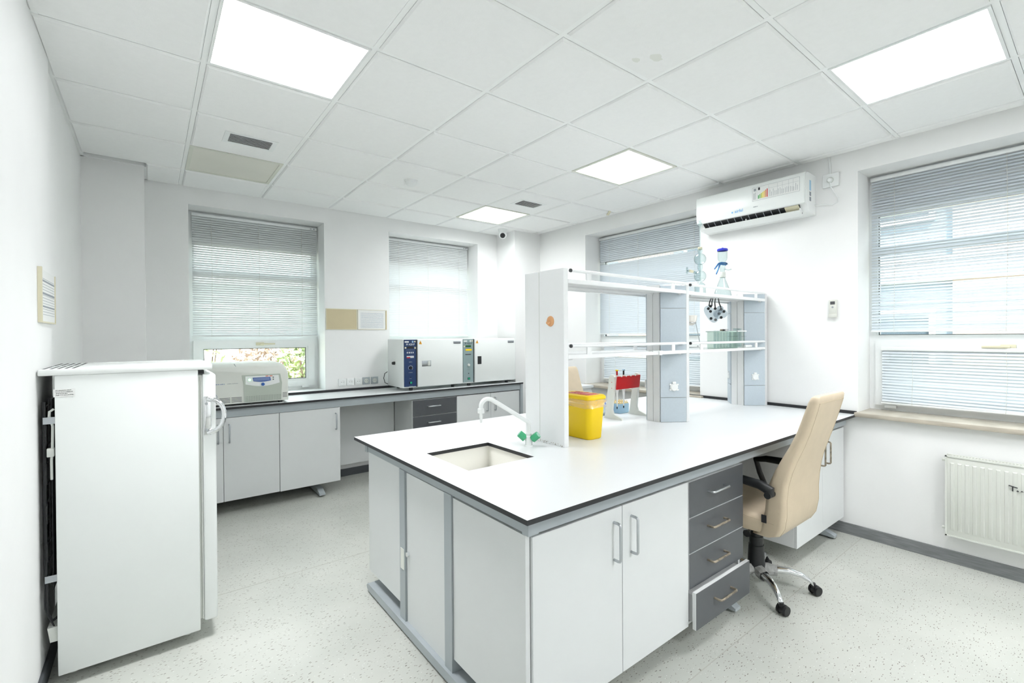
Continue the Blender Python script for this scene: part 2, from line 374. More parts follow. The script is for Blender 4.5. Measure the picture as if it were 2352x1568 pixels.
MB().lathe([(.0, 0), (.055, 0), (.056, -.02), (.045, -.045), (.03, -.05)], (3.36, 4.62, ZC - .002)).obj('mount', 'white', t)
bm_ = MB()
prof = [(.05 * math.sin(a), -.075 - .05 * math.cos(a + 0) + .0) for a in [math.pi * i / 12 for i in range(13)]]
bm_.lathe([(max(r, .0005), z) for r, z in prof], (3.36, 4.62, ZC)).obj('ball', 'white', t)
dv = Vector((-.55, -.75, -.35)).normalized(); c0 = Vector((3.36, 4.62, ZC - .078))
MB().cyl(c0 + dv * .035, c0 + dv * .052, .032, .028).obj('lens', 'dark', t)
# ------------------------------------------------------------------ windows and blinds
def window(n, loc, rz, wd, z0, z1, zr, zt, handle_side=0, lower=True, hx=0):
    """local x along the wall (right as seen from the room), -y to the room"""
    r = sroot('window_%d' % n, loc, rz)
    h0, h1 = z0 - loc[2], z1 - loc[2]; zr -= loc[2]; zt -= loc[2]; a = wd / 2
    MB().frame(-a, a, h0, h1, -.03, .04, .05).obj('window_frame', 'pvc', r, local=True)
    MB().box(-a + .05, a - .05, -.028, .05, h1 - .29, h1 - .05).obj('shutter_box', 'pvc', r, local=True)
    MB().box(-a + .05, a - .05, -.03, .04, zr, zr + .055).obj('transom', 'pvc', r, local=True)
    MB().box(-a + .05, a - .05, -.025, .04, zt - .03, zt + .03).obj('transom', 'pvc', r, local=True)
    def pane(p0, p1, q0, q1, y=.0):
        MB().frame(p0 - .004, p1 + .004, q0 - .004, q1 + .004, y - .012, y + .01, .008).obj('gasket', 'gasket', r, local=True)
        MB().box(p0, p1, y - .003, y + .003, q0, q1).obj('pane', 'glass', r, local=True)
    pane(-a + .05, a - .05, zt + .03, h1 - .29); pane(-a + .05, a - .05, zr + .055, zt - .03)
    sx0, sx1, sz0, sz1 = -a + .04, a - .04, h0 + .035, zr + .012
    s = MB().frame(sx0, sx1, sz0, sz1, -.052, .02, .062).obj('sash', 'pvc', r, local=True)
    MB().frame(sx0 + .062, sx1 - .062, sz0 + .062, sz1 - .062, -.044, .0, .014).obj('glazing_bead', 'pvc', s, local=True)
    pane(sx0 + .078, sx1 - .078, sz0 + .078, sz1 - .078, -.015)
    hh = MB(); hh.box(hx - .04, hx + .03, -.066, -.052, sz1 - .05, sz1 - .02, b=.004)
    hh.obj('handle_plate', 'cream', s, local=True)
    MB().tube([(hx, -.066, sz1 - .035), (hx, -.09, sz1 - .035), (hx + handle_side * .02, -.096, sz1 - .035), (hx + handle_side * .12, -.094, sz1 - .036)], [.008, .009, .0095, .008]).obj('handle', 'cream', s, local=True)
    for q in (sx0 + .09, sx1 - .09):
        MB().box(q - .035, q + .035, -.06, -.03, h0 + .018, h0 + .042, b=.004).obj('hinge', 'pvc', r, local=True)
    return r
window(1, (.823, 5.25, .905), 0, 1.114, .905, 2.592, 1.40, 2.04, 1, hx=.02)
window(2, (2.639, 5.25, .905), 0, 1.158, .905, 2.592, 1.40, 2.04, 1, hx=.0)
window(3, (4.21, 3.0575, .885), -math.pi / 2, 1.435, .885, 2.592, 1.375, 2.04, -1, hx=.05)
window(4, (4.21, .3985, .885), -math.pi / 2, 1.437, .885, 2.592, 1.375, 2.04, -1, hx=.01)
def sill(n, x0, x1, y0, y1, z1, t=.03, m='marble'):
    struct(MB().box(x0, x1, y0, y1, z1 - t, z1, b=.004).obj('trim_%d' % n, m))
sill(1, .268, 1.378, 4.955, 5.3, .905, m='white'); sill(2, 2.062, 3.216, 4.955, 5.3, .905, m='white')
sill(3, 3.875, 4.27, 2.30, 3.80, .885); sill(4, 3.875, 4.27, -.36, 1.13, .885)

slat_cache = {}
def slat_mesh(wd, m):
    k = (round(wd, 3), m)
    if k not in slat_cache:
        hw = .0125; prof = [(-hw, 0), (-hw / 3, .0022), (hw / 3, .0022), (hw, 0)]; t = .0007
        ring = [(y, z) for y, z in prof] + [(y, z - t) for y, z in reversed(prof)]
        slat_cache[k] = [[(-wd / 2, y, z) for y, z in ring], [(wd / 2, y, z) for y, z in ring]]
    return slat_cache[k]
def blind(lab, loc, rz, wd, z1, z0, tilt, m='slat', gaps=(), pitch=.0205, tiltvar=.05, sag=0, cords=(-.35, .35), wand=None, open_rows=()):
    t = thing('venetian_blind', lab, 'blind', loc, rz, group='venetian blinds on the windows')
    b0, b1 = z0 - loc[2], z1 - loc[2]
    MB().box(-wd / 2, wd / 2, -.014, .014, b1 - .026, b1, b=.003).obj('headrail', 'pvc', t, local=True)
    MB().box(-wd / 2, wd / 2, -.011, .011, b0, b0 + .012, b=.003).obj('bottom_rail', 'pvc', t, local=True)
    n = int((b1 - .036 - b0 - .012) / pitch); first = None
    for i in range(n + 1):
        z = b1 - .038 - i * (b1 - .05 - b0) / (n + .5)
        if first is None:
            first = MB().loft(slat_mesh(wd - .01, m)).obj('slat', m, t, local=True, ang=60); o = first
        else: o = cp(first, t)
        o.location = (0, 0, z); a = tilt + random.uniform(-tiltvar, tiltvar)
        if i in open_rows: a = tilt * .35
        o.rotation_euler = (a, sag * i / n + random.uniform(-.001, .001), 0)
    for c in cords:
        MB().tube([(c * wd, -.013, b1 - .02), (c * wd + .004, -.0145, (b0 + b1) / 2), (c * wd - .003, -.0125, b0 + .004)], .0011, 5).obj('ladder_cord', 'cordm', t, local=True)
    if wand is not None:
        MB().tube([(wand * wd, -.016, b1 - .026), (wand * wd, -.022, b1 - .1), (wand * wd, -.022, (b0 + b1) / 2)], .002, 6).obj('wand', 'pvc', t, local=True)
    for q in (wd / 2 - .06, wd / 2 - .03):
        MB().box(q - .007, q + .007, -.017, -.013, b1 - .019, b1 - .009).obj('cord_lock', 'inkg', t, local=True)
    return t
blind('white venetian blind on the window above the centrifuge', (.833, 5.185, 1.445), 0, 1.07, 2.572, 1.445, 1.0, 'slat', cords=(-.36, .0, .36))
blind('white venetian blind on the window behind the two ovens', (2.639, 5.185, 1.44), 0, 1.13, 2.575, 1.44, 1.12, 'slat', cords=(-.33, .0, .38), tiltvar=.03)
blind('closed venetian blind coloured for cool window light behind the reagent shelves', (4.145, 3.0575, 1.45), -math.pi / 2, 1.40, 2.575, 1.45, 1.15, 'slat_cool_lit', cords=(-.39, -.1, .38), open_rows=(12, 13, 29), tiltvar=.02)
blind('lower closed venetian blind on the sash behind the reagent shelves', (4.135, 3.0575, .935), -math.pi / 2, 1.27, 1.345, .935, 1.05, 'slat_cool_lit', cords=(-.36, .36), open_rows=(4, 5))
blind('wide venetian blind on the window above the radiator, partly open', (4.145, .3985, 1.45), -math.pi / 2, 1.40, 2.575, 1.45, .72, 'slat_cool_lit', cords=(-.4, .0, .38), tiltvar=.22, sag=-.006)
blind('small venetian blind hanging crookedly on the lower sash above the radiator', (4.13, .3985, .935), -math.pi / 2, 1.27, 1.345, .935, .85, 'slat_cool_lit', cords=(-.36, .0, .36), tiltvar=.16, sag=.012)

# ------------------------------------------------------------------ outside
struct(MB().box(-30, 40, -30, 60, -1.2, -1.1).obj('ground', 'gravel', at=(0, 0, -1.1)))
def shrub(loc, r, h, label, m, n, seed):
    rnd = random.Random(seed); t = thing('shrub', label, 'shrub', loc, group='shrubs outside the left window')
    mb = MB()
    for i in range(n):
        a = rnd.uniform(0, 6.28); e = rnd.uniform(0, 1) ** .5; z = rnd.uniform(.1, 1); rr = r * e * math.sin(math.pi * min(1, z * .9 + .12)) ** .5
        p = Vector((loc[0] + rr * math.cos(a), loc[1] + rr * math.sin(a), loc[2] + h * z)); s = rnd.uniform(.04, .09)
        u = Vector((rnd.uniform(-1, 1), rnd.uniform(-1, 1), rnd.uniform(-1, 1))).normalized(); v = u.orthogonal().normalized()
        mb.add([p - u * s, p + v * s * .45, p + u * s, p - v * s * .45], [(0, 1, 2, 3)])
    o = mb.obj('foliage', m, t); o['kind'] = 'stuff'
    st = MB()
    for k in range(5):
        a = rnd.uniform(0, 6.28); st.tube([(loc[0], loc[1], loc[2]), (loc[0] + .3 * r * math.cos(a), loc[1] + .3 * r * math.sin(a), loc[2] + h * .4), (loc[0] + .6 * r * math.cos(a), loc[1] + .6 * r * math.sin(a), loc[2] + h * .8)], [.03, .02, .008], 6)
    st.obj('stem', 'bark', t)
shrub((2.1, 8.2, -1.1), .62, 3.2, 'bushy green shrub outside at the right of the left window', 'leaf', 2600, 1)
shrub((1.75, 10.2, -1.1), .85, 2.7, 'dry brownish shrub outside seen above the centrifuge', 'leaf2', 2200, 2)
shrub((.85, 12.2, -1.1), .55, 3.2, 'thin young shrub outside at the left of the left window', 'leaf', 500, 3)
shrub((3.45, 9.6, -1.1), .6, 2.6, 'dry shrub outside behind the closed blind of the oven window', 'leaf2', 1500, 4)
shrub((5.3, 9.4, -1.1), 1.3, 4.6, 'tall green shrub farthest right outside the oven window', 'leaf', 2200, 5)
t = thing('garden_wall', 'pale rendered garden wall far outside the left window', 'wall', (2, 14, -1.1))
MB().box(-12, 16, 14, 14.3, -1.1, 2.6).obj('wall_body', 'renderw', t); MB().box(-12, 16, 13.95, 14.35, 2.6, 2.7).obj('coping', 'render', t)
t = thing('building', 'grey and beige apartment facade outside the right-hand windows', 'building', (10, 2, -1.1))
MB().box(9.0, 12, -9, 10.5, -1.1, 5.2).obj('wall', 'render', t)
MB().box(8.6, 12.2, -9.2, 10.7, 5.2, 5.4).obj('roof', 'renderw', t)
for (y0, y1, m) in ((-7, -5.5, 'renderb'), (-3.4, -2.2, 'renderb'), (.2, 1.4, 'renderb'), (3.0, 4.4, 'renderb'), (6, 7.5, 'renderb')):
    MB().box(8.93, 9.0, y0, y1, -1.1, 5.2).obj('facade_panel', m, t)
for y in (-4.6, -1.2, 2.1, 5.2, 8.5):
    for z in (.4, 3.1):
        f = MB(T(8.96, y, z, rz=-math.pi / 2)).frame(-.5, .5, 0, 1.4, -.04, .06, .06).obj('window', 'renderw', t)
        MB().box(8.96, 8.98, y - .44, y + .44, z + .06, z + 1.34).obj('pane', 'glassd', f)
for z in (2.2,): MB().box(8.9, 9.0, -9, 10.5, z, z + .35).obj('string_course', 'renderw', t)
# ------------------------------------------------------------------ handles, cabinets
def bar_handle(parent, p, axis, out, ln, m='alu', off=.034, r=.0055):
    """U bar handle: centre p on the front face, axis = bar direction, out = away from the face"""
    p = Vector(p); a = Vector(axis) * ln / 2; o = Vector(out); pts = []
    for sgn in (-1, 1):
        seg = [p + a * sgn, p + a * sgn + o * (off - .012), p + a * sgn * .97 + o * (off - .004), p + a * sgn * .9 + o * off]
        pts += seg if sgn == -1 else seg[::-1]
    return MB().tube(pts, r, 10).obj('handle', m, parent)
def cabinet(name, label, x0, x1, yf, yb, z0, z1, doors, sgn=-1, group=None, m='lam', open_front=False):
    """yf = carcass front plane (doors lie in front of it toward sgn*y)"""
    t = thing(name, label, 'cabinet', ((x0 + x1) / 2, (yf + yb) / 2, z0), group=group)
    ya, yb_ = min(yf, yb), max(yf, yb)
    th = .018; b = MB()
    b.box(x0, x0 + th, ya, yb_, z0, z1); b.box(x1 - th, x1, ya, yb_, z0, z1); b.box(x0 + th, x1 - th, ya, yb_, z0, z0 + th)
    b.box(x0 + th, x1 - th, ya, yb_, z1 - th, z1); b.box(x0 + th, x1 - th, yb - .01 if yb > yf else yb, yb if yb > yf else yb + .01, z0 + th, z1 - th)
    b.obj('body', 'lamside', t)
    for (d0, d1, hx, hm) in doors:
        o = MB().box(d0 + .0015, d1 - .0015, min(yf, yf + sgn * .018), max(yf, yf + sgn * .018), z0, z1, b=.0012, seg=1).obj('door', m, t)
        if hx is not None: bar_handle(o, (hx, yf + sgn * .018, z1 - .125), (0, 0, 1), (0, sgn, 0), .145, hm)
    return t
def drawers(name, label, x0, x1, yf, yb, z0, zs, sgn=-1, pulled=None, hms=None, group=None, hw=.15):
    t = thing(name, label, 'drawer unit', ((x0 + x1) / 2, (yf + yb) / 2, z0), group=group); th = .018; z1 = zs[-1]
    b = MB(); b.box(x0, x0 + th, yf, yb, z0, z1); b.box(x1 - th, x1, yf, yb, z0, z1); b.box(x0 + th, x1 - th, yf, yb, z1 - th, z1)
    b.box(x0 + th, x1 - th, yf, yb, z0, z0 + .01); b.box(x0 + th, x1 - th, yb - .01, yb, z0 + .01, z1 - th); b.obj('body', 'lam', t)
    for i in range(len(zs) - 1):
        off = .034 if pulled == i else 0; a0, a1 = zs[i] + .002, zs[i + 1] - .002
        d = MB(); d.box(x0 + .002, x1 - .002, yf - .018 - off, yf - off, a0, a1, 0)
        o = d.obj('drawer', 'lamside', t)
        MB().box(x0 + .003, x1 - .003, yf - .0195 - off, yf - .018 - off, a0 + .001, a1 - .001).obj('front_panel', 'drawer', o)
        MB().box(x0 + .03, x1 - .03, yf - off, yb - .05, a0 + .015, a1 - .03).obj('tray', 'lamside', o)
        bar_handle(o, ((x0 + x1) / 2 - .02, yf - .0195 - off, (a0 + a1) / 2 + .012), (1, 0, 0), (0, -1, 0), hw, (hms or ['alu'] * 9)[i])
    return t
def foot(x, y0, y1, wd, parent, taper=-1, m='frame'):
    """floor beam of a C-frame, running along y with a wedge-shaped end"""
    h = .062; pts = [(y0, .014), (y1, .014), (y1, h), (y0 + .10, h), (y0 + .03, .040), (y0, .028)] if taper < 0 else [(y0, .014), (y1, .014), (y1, .028), (y1 - .03, .040), (y1 - .10, h), (y0, h)]
    return MB().prism(pts, x - wd / 2, x + wd / 2, plane='yz').obj('foot_beam', m, parent)
# --- island -----------------------------------------------------------------
IX0, IX1, IY0, IY1, IZ = .905, 3.918, 1.125, 2.70, .868
SK = (1.05, 1.412, 1.70, 2.088)
xs = [IX0, SK[0], SK[1], IX1]; ys = [IY0, SK[2], SK[3], IY1]; tk = .017; b = MB()
for i in range(3):
    for j in range(3):
        if i == 1 and j == 1: continue
        for z, mi in ((IZ, 0), (IZ - tk, 1)):
            b.add([(xs[i], ys[j], z), (xs[i + 1], ys[j], z), (xs[i + 1], ys[j + 1], z), (xs[i], ys[j + 1], z)], [(0, 1, 2, 3)], mi)
def rim(p, q): b.add([(p[0], p[1], IZ - tk), (q[0], q[1], IZ - tk), (q[0], q[1], IZ), (p[0], p[1], IZ)], [(0, 1, 2, 3)], 1)
for (x0, x1, y0, y1) in ((IX0, IX1, IY0, IY1), SK):
    rim((x0, y0), (x1, y0)); rim((x1, y0), (x1, y1)); rim((x1, y1), (x0, y1)); rim((x0, y1), (x0, y0))
ISL = thing('island_bench', 'white laboratory island with black-edged worktop and grey steel underframe', 'island bench', (2.4, 1.9, 0))
isl = b.obj('worktop', ['top', 'core'], ISL)
MB().box(XR - .016, XR - .001, IY0, IY1, IZ, IZ + .022).obj('upstand', 'core', isl)
# sink
M['basin'] = mat('sink_ceramic', 'faf9f2', .3)
t = thing('sink', 'cream ceramic sink set into the island worktop', 'sink', (1.23, 1.894, .715))
x0, x1, y0, y1 = SK; e = .012; zb = .73; zt = IZ - tk - .001; th = .01
b = MB(); x0 -= e; x1 += e; y0 -= e; y1 += e
b.box(x0 - th, x0, y0 - th, y1 + th, zb, zt); b.box(x1, x1 + th, y0 - th, y1 + th, zb, zt); b.box(x0, x1, y0 - th, y0, zb, zt); b.box(x0, x1, y1, y1 + th, zb, zt); b.box(x0, x1, y0, y1, zb - .015, zb)
b.obj('basin', 'basin', t); MB().cyl((1.23, 1.894, zb), (1.23, 1.894, zb + .004), .035).obj('drain', 'steel', t)
# island frame with end panels
t = ISL
zr0, zr1 = .786, IZ - tk
MB().box(.965, 3.90, 1.185, 1.215, zr0, zr1).obj('rail', 'frame', t); MB().box(.965, 3.90, 2.63, 2.66, zr0, zr1).obj('rail', 'frame', t)
MB().box(.962, .996, 1.19, 2.655, zr0, zr1).obj('rail', 'frame', t); MB().box(.955, 1.0, 1.182, 1.215, zr0 - .002, zr1).obj('corner_piece', 'frame', t)
MB().box(.955, 1.0, 2.635, 2.665, zr0 - .002, zr1).obj('corner_piece', 'frame', t)
for y0, y1 in ((2.142, 2.202), (1.690, 1.750)): MB().box(.958, 1.03, y0, y1, .05, zr0).obj('post', 'frame', t)
bm2 = MB(); bm2.prism([(1.22, .012), (2.60, .012), (2.625, .022), (2.632, .035), (2.61, .052), (1.22, .052)], .945, 1.03, plane='yz').obj('foot_beam', 'frame', t)
for y in (1.3, 1.52, 2.0, 2.55): MB().cyl((.985, y, 0), (.985, y, .013), .02).obj('levelling_foot', 'blackm' if y != 1.52 else 'blue', t)
MB().box(.972, .990, 2.204, 2.655, .105, .782).obj('end_panel', 'lam', t)
d = MB().box(.968, .986, 1.752, 2.140, .050, .778, b=.001, seg=1).obj('end_door', 'lam', t)
MB().cyl((.968, 2.118, .388), (.955, 2.118, .388), .011).obj('lock', 'chrome', d)
MB().box(.956, .9585, 2.15, 2.19, .30, .40).obj('tape_residue', 'pale', t)
MB().box(.966, .984, 1.212, 1.688, .108, .775).obj('end_panel', 'lam', t)
for x in (2.36, 3.74): foot(x, 1.20, 2.60, .05, t); MB().box(x - .025, x + .025, 1.86, 1.93, .05, zr0).obj('post', 'frame', t)
MB().box(2.43, 3.08, 1.70, 1.715, .14, .70).obj('knee_panel', 'lam', t); MB().box(2.43, 3.08, 1.69, 1.72, .70, .74).obj('cross_rail', 'core', t)
cabinet('base_cabinet', 'white double-door cabinet at the near corner of the island', .986, 1.908, 1.218, 1.675, .108, .768, [(.986, 1.446, 1.395, 'alu'), (1.446, 1.908, 1.50, 'alu')], group='island base cabinets')
drawers('drawer_unit', 'dark grey four-drawer unit in the island, bottom drawer pulled open', 1.911, 2.415, 1.218, 1.68, .10, [.10, .272, .436, .600, .768], pulled=0, hms=['rust', 'rust', 'rust', 'alu'])
cabinet('base_cabinet', 'white double-door island cabinet between beige chair and wall', 3.09, 3.90, 1.218, 1.675, .118, .768, [(3.09, 3.50, 3.455, 'rust'), (3.50, 3.90, 3.548, 'rust')], group='island base cabinets')
cabinet('base_cabinet', 'far-side island cabinet with doors facing the ovens', 1.0, 1.9, 2.62, 2.17, .108, .768, [(1.0, 1.45, 1.40, 'alu'), (1.45, 1.9, 1.50, 'alu')], sgn=1, group='island base cabinets')
t = thing('bucket', 'dark green bucket under the sink end of the island', 'bucket', (1.12, 1.58, 0))
MB().lathe([(.0, .004), (.085, .0), (.10, .098), (.105, .098), (.104, .10)], (1.13, 1.57, .0)).obj('body', 'dgreen', t)
MB().lathe([(.103, .09), (.11, .092), (.11, .1), (.103, .1)], (1.13, 1.57, .0)).obj('rim', 'dgreen', t)
# --- reagent shelves --------------------------------------------------------
RK = thing('reagent_shelf', 'white and blue-grey double reagent shelf rack on the island', 'shelf rack', (2.77, 1.89, IZ))
Y0, Y1 = 1.735, 2.05
ep = MB().box(1.642, 1.674, Y0, Y1, IZ, 1.785, b=.003).obj('end_panel', 'white_rail', RK)
MB().box(1.6412, 1.6425, 1.925, 1.928, IZ + .01, 1.78).obj('panel_joint', 'wgasket', ep)
def rust_spots():
    rnd = random.Random(3); m = MB()
    for i in range(46):
        y = rnd.uniform(1.745, 1.99); s = rnd.uniform(.0012, .004); z = IZ + rnd.uniform(0, .012)
        m.box(1.6408, 1.6422, y, y + s, z, z + s * .8)
    m.obj('rust_spots', 'rust', ep)
rust_spots()
def schuko(parent, X, m='white', lid=True):
    b = MB(X); b.cyl((0, 0, 0), (0, -.008, 0), .027, .025, 20); b.box(-.012, .012, -.010, 0, .018, .036, b=.003)
    for s in (-1, 1): b.box(s * .024 - .006, s * .024 + .006, -.006, 0, -.022, -.012); b.box(s * .024 - .006, s * .024 + .006, -.006, 0, .012, .022)
    o = b.obj('socket', m, parent)
    MB(X).cyl((0, -.008, -.002), (0, -.011, -.002), .022, .019, 20).obj('socket_lid', m, o); return o
def column(xa, xb):
    """service column: narrow aluminium face toward -x, two angled blue-grey flanks, end posts at xb"""
    ym = (Y0 + Y1) / 2; ya, yc = ym - .05, ym + .05; z0, z1 = IZ, 1.768; xp = xb - .032
    c = MB().prism([(xa + .004, ya + .004), (xa + .004, yc - .004), (xp, Y1 - .004), (xp, Y0 + .004)], z0, z1 - .004).obj('service_column', 'aluw', RK)
    for k in (-1, 1):
        yy = (ya if k < 0 else yc - .05)
        MB().box(xa, xa + .006, ym + (-.049 if k < 0 else .002), ym + (-.002 if k < 0 else .049), z0, z1).obj('corner_strip', 'aluw', c)
        p = Vector((xa + .004, ya if k < 0 else yc, 0)); q = Vector((xp, Y0 + .004 if k < 0 else Y1 - .004, 0)); d = (q - p); L_ = d.length; d.normalize()
        n = Vector((d.y, -d.x, 0)) if k < 0 else Vector((-d.y, d.x, 0))
        if n.y * k < 0: n = -n
        for a, bz in ((IZ + .002, 1.028), (1.032, 1.612), (1.616, 1.762)):
            pts = [p + d * .004, p + d * (L_ - .002), p + d * (L_ - .002) + n * .006, p + d * .004 + n * .006]
            MB().prism([(v.x, v.y) for v in pts], a, bz).obj('panel', 'panel', c)
        o = p + d * L_ * .52 + n * .006
        X = Matrix(((d.x * (1 if k < 0 else -1), -n.x, 0, o.x), (d.y * (1 if k < 0 else -1), -n.y, 0, o.y), (0, 0, 1, 1.098), (0, 0, 0, 1)))
        schuko(c, X)
    for yy in (Y0, Y1 - .034):
        MB().box(xp, xb, yy, yy + .034, z0, z1, b=.002, seg=1).obj('post', 'aluw', RK)
    MB().box(xp, xb, Y0 + .034, Y1 - .034, z0, z1).obj('back_plate', 'aluw', RK)
column(2.60, 2.778); column(3.722, 3.90)
schuko(ep, Matrix(((0, -1, 0, 1.674), (1, 0, 0, 1.80), (0, 0, 1, 1.085), (0, 0, 0, 1))) @ Matrix.Rotation(0, 4, 'Z') if False else Matrix(((0, -1, 0, 1.674), (-1, 0, 0, 1.79), (0, 0, 1, 1.085), (0, 0, 0, 1))))
def shelf(x0, x1, z0, z1):
    s = MB().box(x0, x1, Y0 + .012, Y1 - .012, z0 + .008, z1 - .004).obj('shelf', 'aluw', RK)
    for y in (Y0, Y1 - .012): MB().box(x0, x1, y, y + .012, z0, z1, b=.002, seg=1).obj('edge_profile', 'white_rail', s)
    MB().box(x0 + .02, x1 - .05, (Y0 + Y1) / 2 - .006, (Y0 + Y1) / 2 + .006, z0 + .0, z0 + .008).obj('stiffener', 'aluw', s)
    for x in (x0 + .01, x1 - .05): MB().box(x, x + .04, Y0 + .02, Y1 - .02, z0 - .006, z0 + .008).obj('bracket', 'aluw', s)
    zr = z1 + .045
    for y in (Y0 + .008, Y1 - .008):
        r = MB().tube([(x0 + .03, y, zr), (x1, y, zr)], .0088, 12).obj('rail', 'white_rail', s)
        MB().cyl((x0 + .022, y, zr), (x0 + .03, y, zr), .0095, .0098, 14).obj('end_cap', 'gasket', s)
        n = 2
        for k in range(n):
            xx = x0 + (.16 if k == 0 else x1 - x0 - .14)
            MB().box(xx - .017, xx + .017, y - .003, y + .003, z1 - .012, zr).obj('rail_bracket', 'white_rail', s)
    return s
shelf(1.674, 2.747, 1.708, 1.731); shelf(1.674, 2.747, 1.318, 1.340); shelf(2.778, 3.868, 1.704, 1.726); shelf(2.778, 3.868, 1.318, 1.338)
c = MB(); c.box(2.38, 2.48, Y0 - .004, Y0 + .03, 1.338, 1.343); c.box(2.44, 2.47, Y0 - .008, Y0 + .002, 1.315, 1.343, b=.002)
tag(c.obj('shelf_clip', 'white'), 'small white plastic clip on the lower front shelf edge', 'clip')
t = thing('adhesive_hook', 'orange plastic hook stuck on the white shelf end panel', 'hook', (1.64, 1.836, 1.48))
MB(frame_mat((1.642, 1.836, 1.515), (0, -1, 0), (0, 0, 1))).lathe([(.0, .006), (.022, .006), (.027, .003), (.028, 0)]).obj('plate', 'orange', t)
MB().tube([(1.636, 1.836, 1.508), (1.622, 1.838, 1.50), (1.620, 1.842, 1.506), (1.622, 1.845, 1.511)], [.006, .005, .004, .003]).obj('prong', 'orange', t)
# --- back bench -------------------------------------------------------------
BX0, BX1, BY0, BZ = -.02, 3.51, 4.425, .88
bt = MB(); bt.box(BX0, BX1, BY0, YB - .002, BZ - .018, BZ - .0005, 1); bt.add([(BX0, BY0, BZ), (BX1, BY0, BZ), (BX1, YB - .002, BZ), (BX0, YB - .002, BZ)], [(0, 1, 2, 3)], 0)
BEN = thing('laboratory_bench', 'long bench with white black-edged worktop along the window wall', 'bench', (1.7, 4.7, 0))
wt = bt.obj('worktop', ['top', 'core'], BEN)
MB().box(BX0, BX1, YB - .018, YB - .002, BZ, BZ + .024).obj('upstand', 'core', wt)
t = BEN
MB().box(BX0 + .01, BX1 - .01, 4.445, 4.475, .795, BZ - .0185).obj('rail', 'frame', t)
for x in (.1, 1.20, 2.5): foot(x, 4.43, 4.92, .05, t); MB().box(x - .025, x + .025, 4.86, 4.92, .05, .862).obj('post', 'frame', t)
MB().box(BX1 - .035, BX1 - .001, 4.432, 4.92, .0, .8615).obj('end_leg', 'frame', t)
MB().box(1.37, 2.08, 4.905, 4.93, .13, .80).obj('knee_panel', 'lam', t)
cabinet('base_cabinet', 'grey double-door cabinet under the centrifuge, half behind the fridge', .045, .858, 4.468, 4.90, .118, .792, [(.045, .452, .415, 'steel'), (.452, .858, .492, 'steel')], group='bench base cabinets')
cabinet('base_cabinet', 'grey single-door cabinet right of the centrifuge with handle on the right', .860, 1.366, 4.468, 4.90, .115, .792, [(.860, 1.366, 1.325, 'steel')], group='bench base cabinets')
drawers('drawer_unit', 'dark grey drawer unit under the left oven', 2.085, 2.60, 4.468, 4.90, .115, [.115, .285, .450, .615, .785], hw=.14)
cabinet('base_cabinet', 'grey double-door cabinet at the right end of the back bench', 2.605, 3.47, 4.468, 4.90, .115, .785, [(2.605, 3.055, 2.995, 'steel'), (3.055, 3.47, 3.105, 'steel')], group='bench base cabinets')
# --- fridge -----------------------------------------------------------------
FY0, FY1 = 2.70, 3.27
t = thing('fridge', 'white under-counter refrigerator by the left wall', 'refrigerator', (-.06, 2.98, 0))
MB().box(-.308, .176, FY0, FY1, .05, 1.288, b=.004).obj('body', 'fridge', t)
tp = MB().box(-.356, .232, FY0 - .008, FY1 + .008, 1.288, 1.315, b=.006).obj('top', 'fridge', t)
MB().box(-.22, .15, FY0 + .07, FY0 + .085, 1.315, 1.3185).obj('top_ridge', 'fridge', tp); MB().box(-.22, .15, FY1 - .085, FY1 - .07, 1.315, 1.3185).obj('top_ridge', 'fridge', tp)
for k in range(5):
    for (y0, y1) in ((FY0 + .01, FY0 + .26), (FY0 + .30, FY1 - .02)): MB().box(-.345 + k * .022, -.337 + k * .022, y0, y1, 1.3142, 1.3156).obj('vent_slot', 'gasket', tp)
MB().box(.176, .19, FY0 + .012, FY1 - .012, .10, 1.262).obj('door_seal', 'wgasket', t)
dr = MB().box(.19, .246, FY0, FY1, .085, 1.268, b=.012, seg=3).obj('door', 'fridge', t)
MB().box(.186, .1895, FY0 + .002, FY0 + .01, .1, 1.262).obj('seal_lip', 'wgasket', dr)
MB().box(.17, .20, FY0 + .01, FY0 + .06, 1.268, 1.284).obj('hinge_gap', 'dark', t)
h = MB(T(.0, FY0, 0)); h.box(.196, .226, -.006, 0, .975, 1.16, b=.0028); hp = h.obj('handle_plate', 'chrome', dr)
pts = [(.212, FY0 - .008, 1.15)] + [(.222 + .056 * math.sin(a), FY0 - .014, 1.0675 + .078 * math.cos(a)) for a in [math.pi * i / 14 for i in range(0, 15)]] + [(.212, FY0 - .008, .985)]
MB().tube(pts, [.009] + [.0105] * 15 + [.009], 12).obj('handle', 'chrome', dr)
for z in (1.125, 1.0): MB().cyl((.206, FY0 - .006, z), (.206, FY0 - .009, z), .006).obj('bolt', 'steel', hp)
for x in (-.27, .13):
    for y in (FY0 + .11, FY1 - .05): MB().cyl((x, y, 0), (x, y, .052), .017, .02).obj('foot', 'wgasket', t)
cw = MB(); xx = -.338
for k in range(24): cw.tube([(xx + .006, FY0 + .05 + k * .0205, .42), (xx + .006, FY0 + .05 + k * .0205, 1.19)], .0012, 4)
cw.obj('condenser_wires', 'black', t)['kind'] = 'stuff'
co = []
for k in range(10):
    z = 1.16 - k * .08; ya, yb_ = (FY0 + .03, FY1 - .04) if k % 2 == 0 else (FY1 - .04, FY0 + .03); co += [(xx, ya, z), (xx, yb_, z), (xx, yb_ + (.012 if yb_ > ya else -.012), z - .04)]
co += [(xx, FY0 + .03, .30), (xx + .02, FY0 + .035, .24), (xx + .06, FY0 + .06, .27)]
MB().tube(co, .004, 6).obj('condenser_coil', 'black', t)
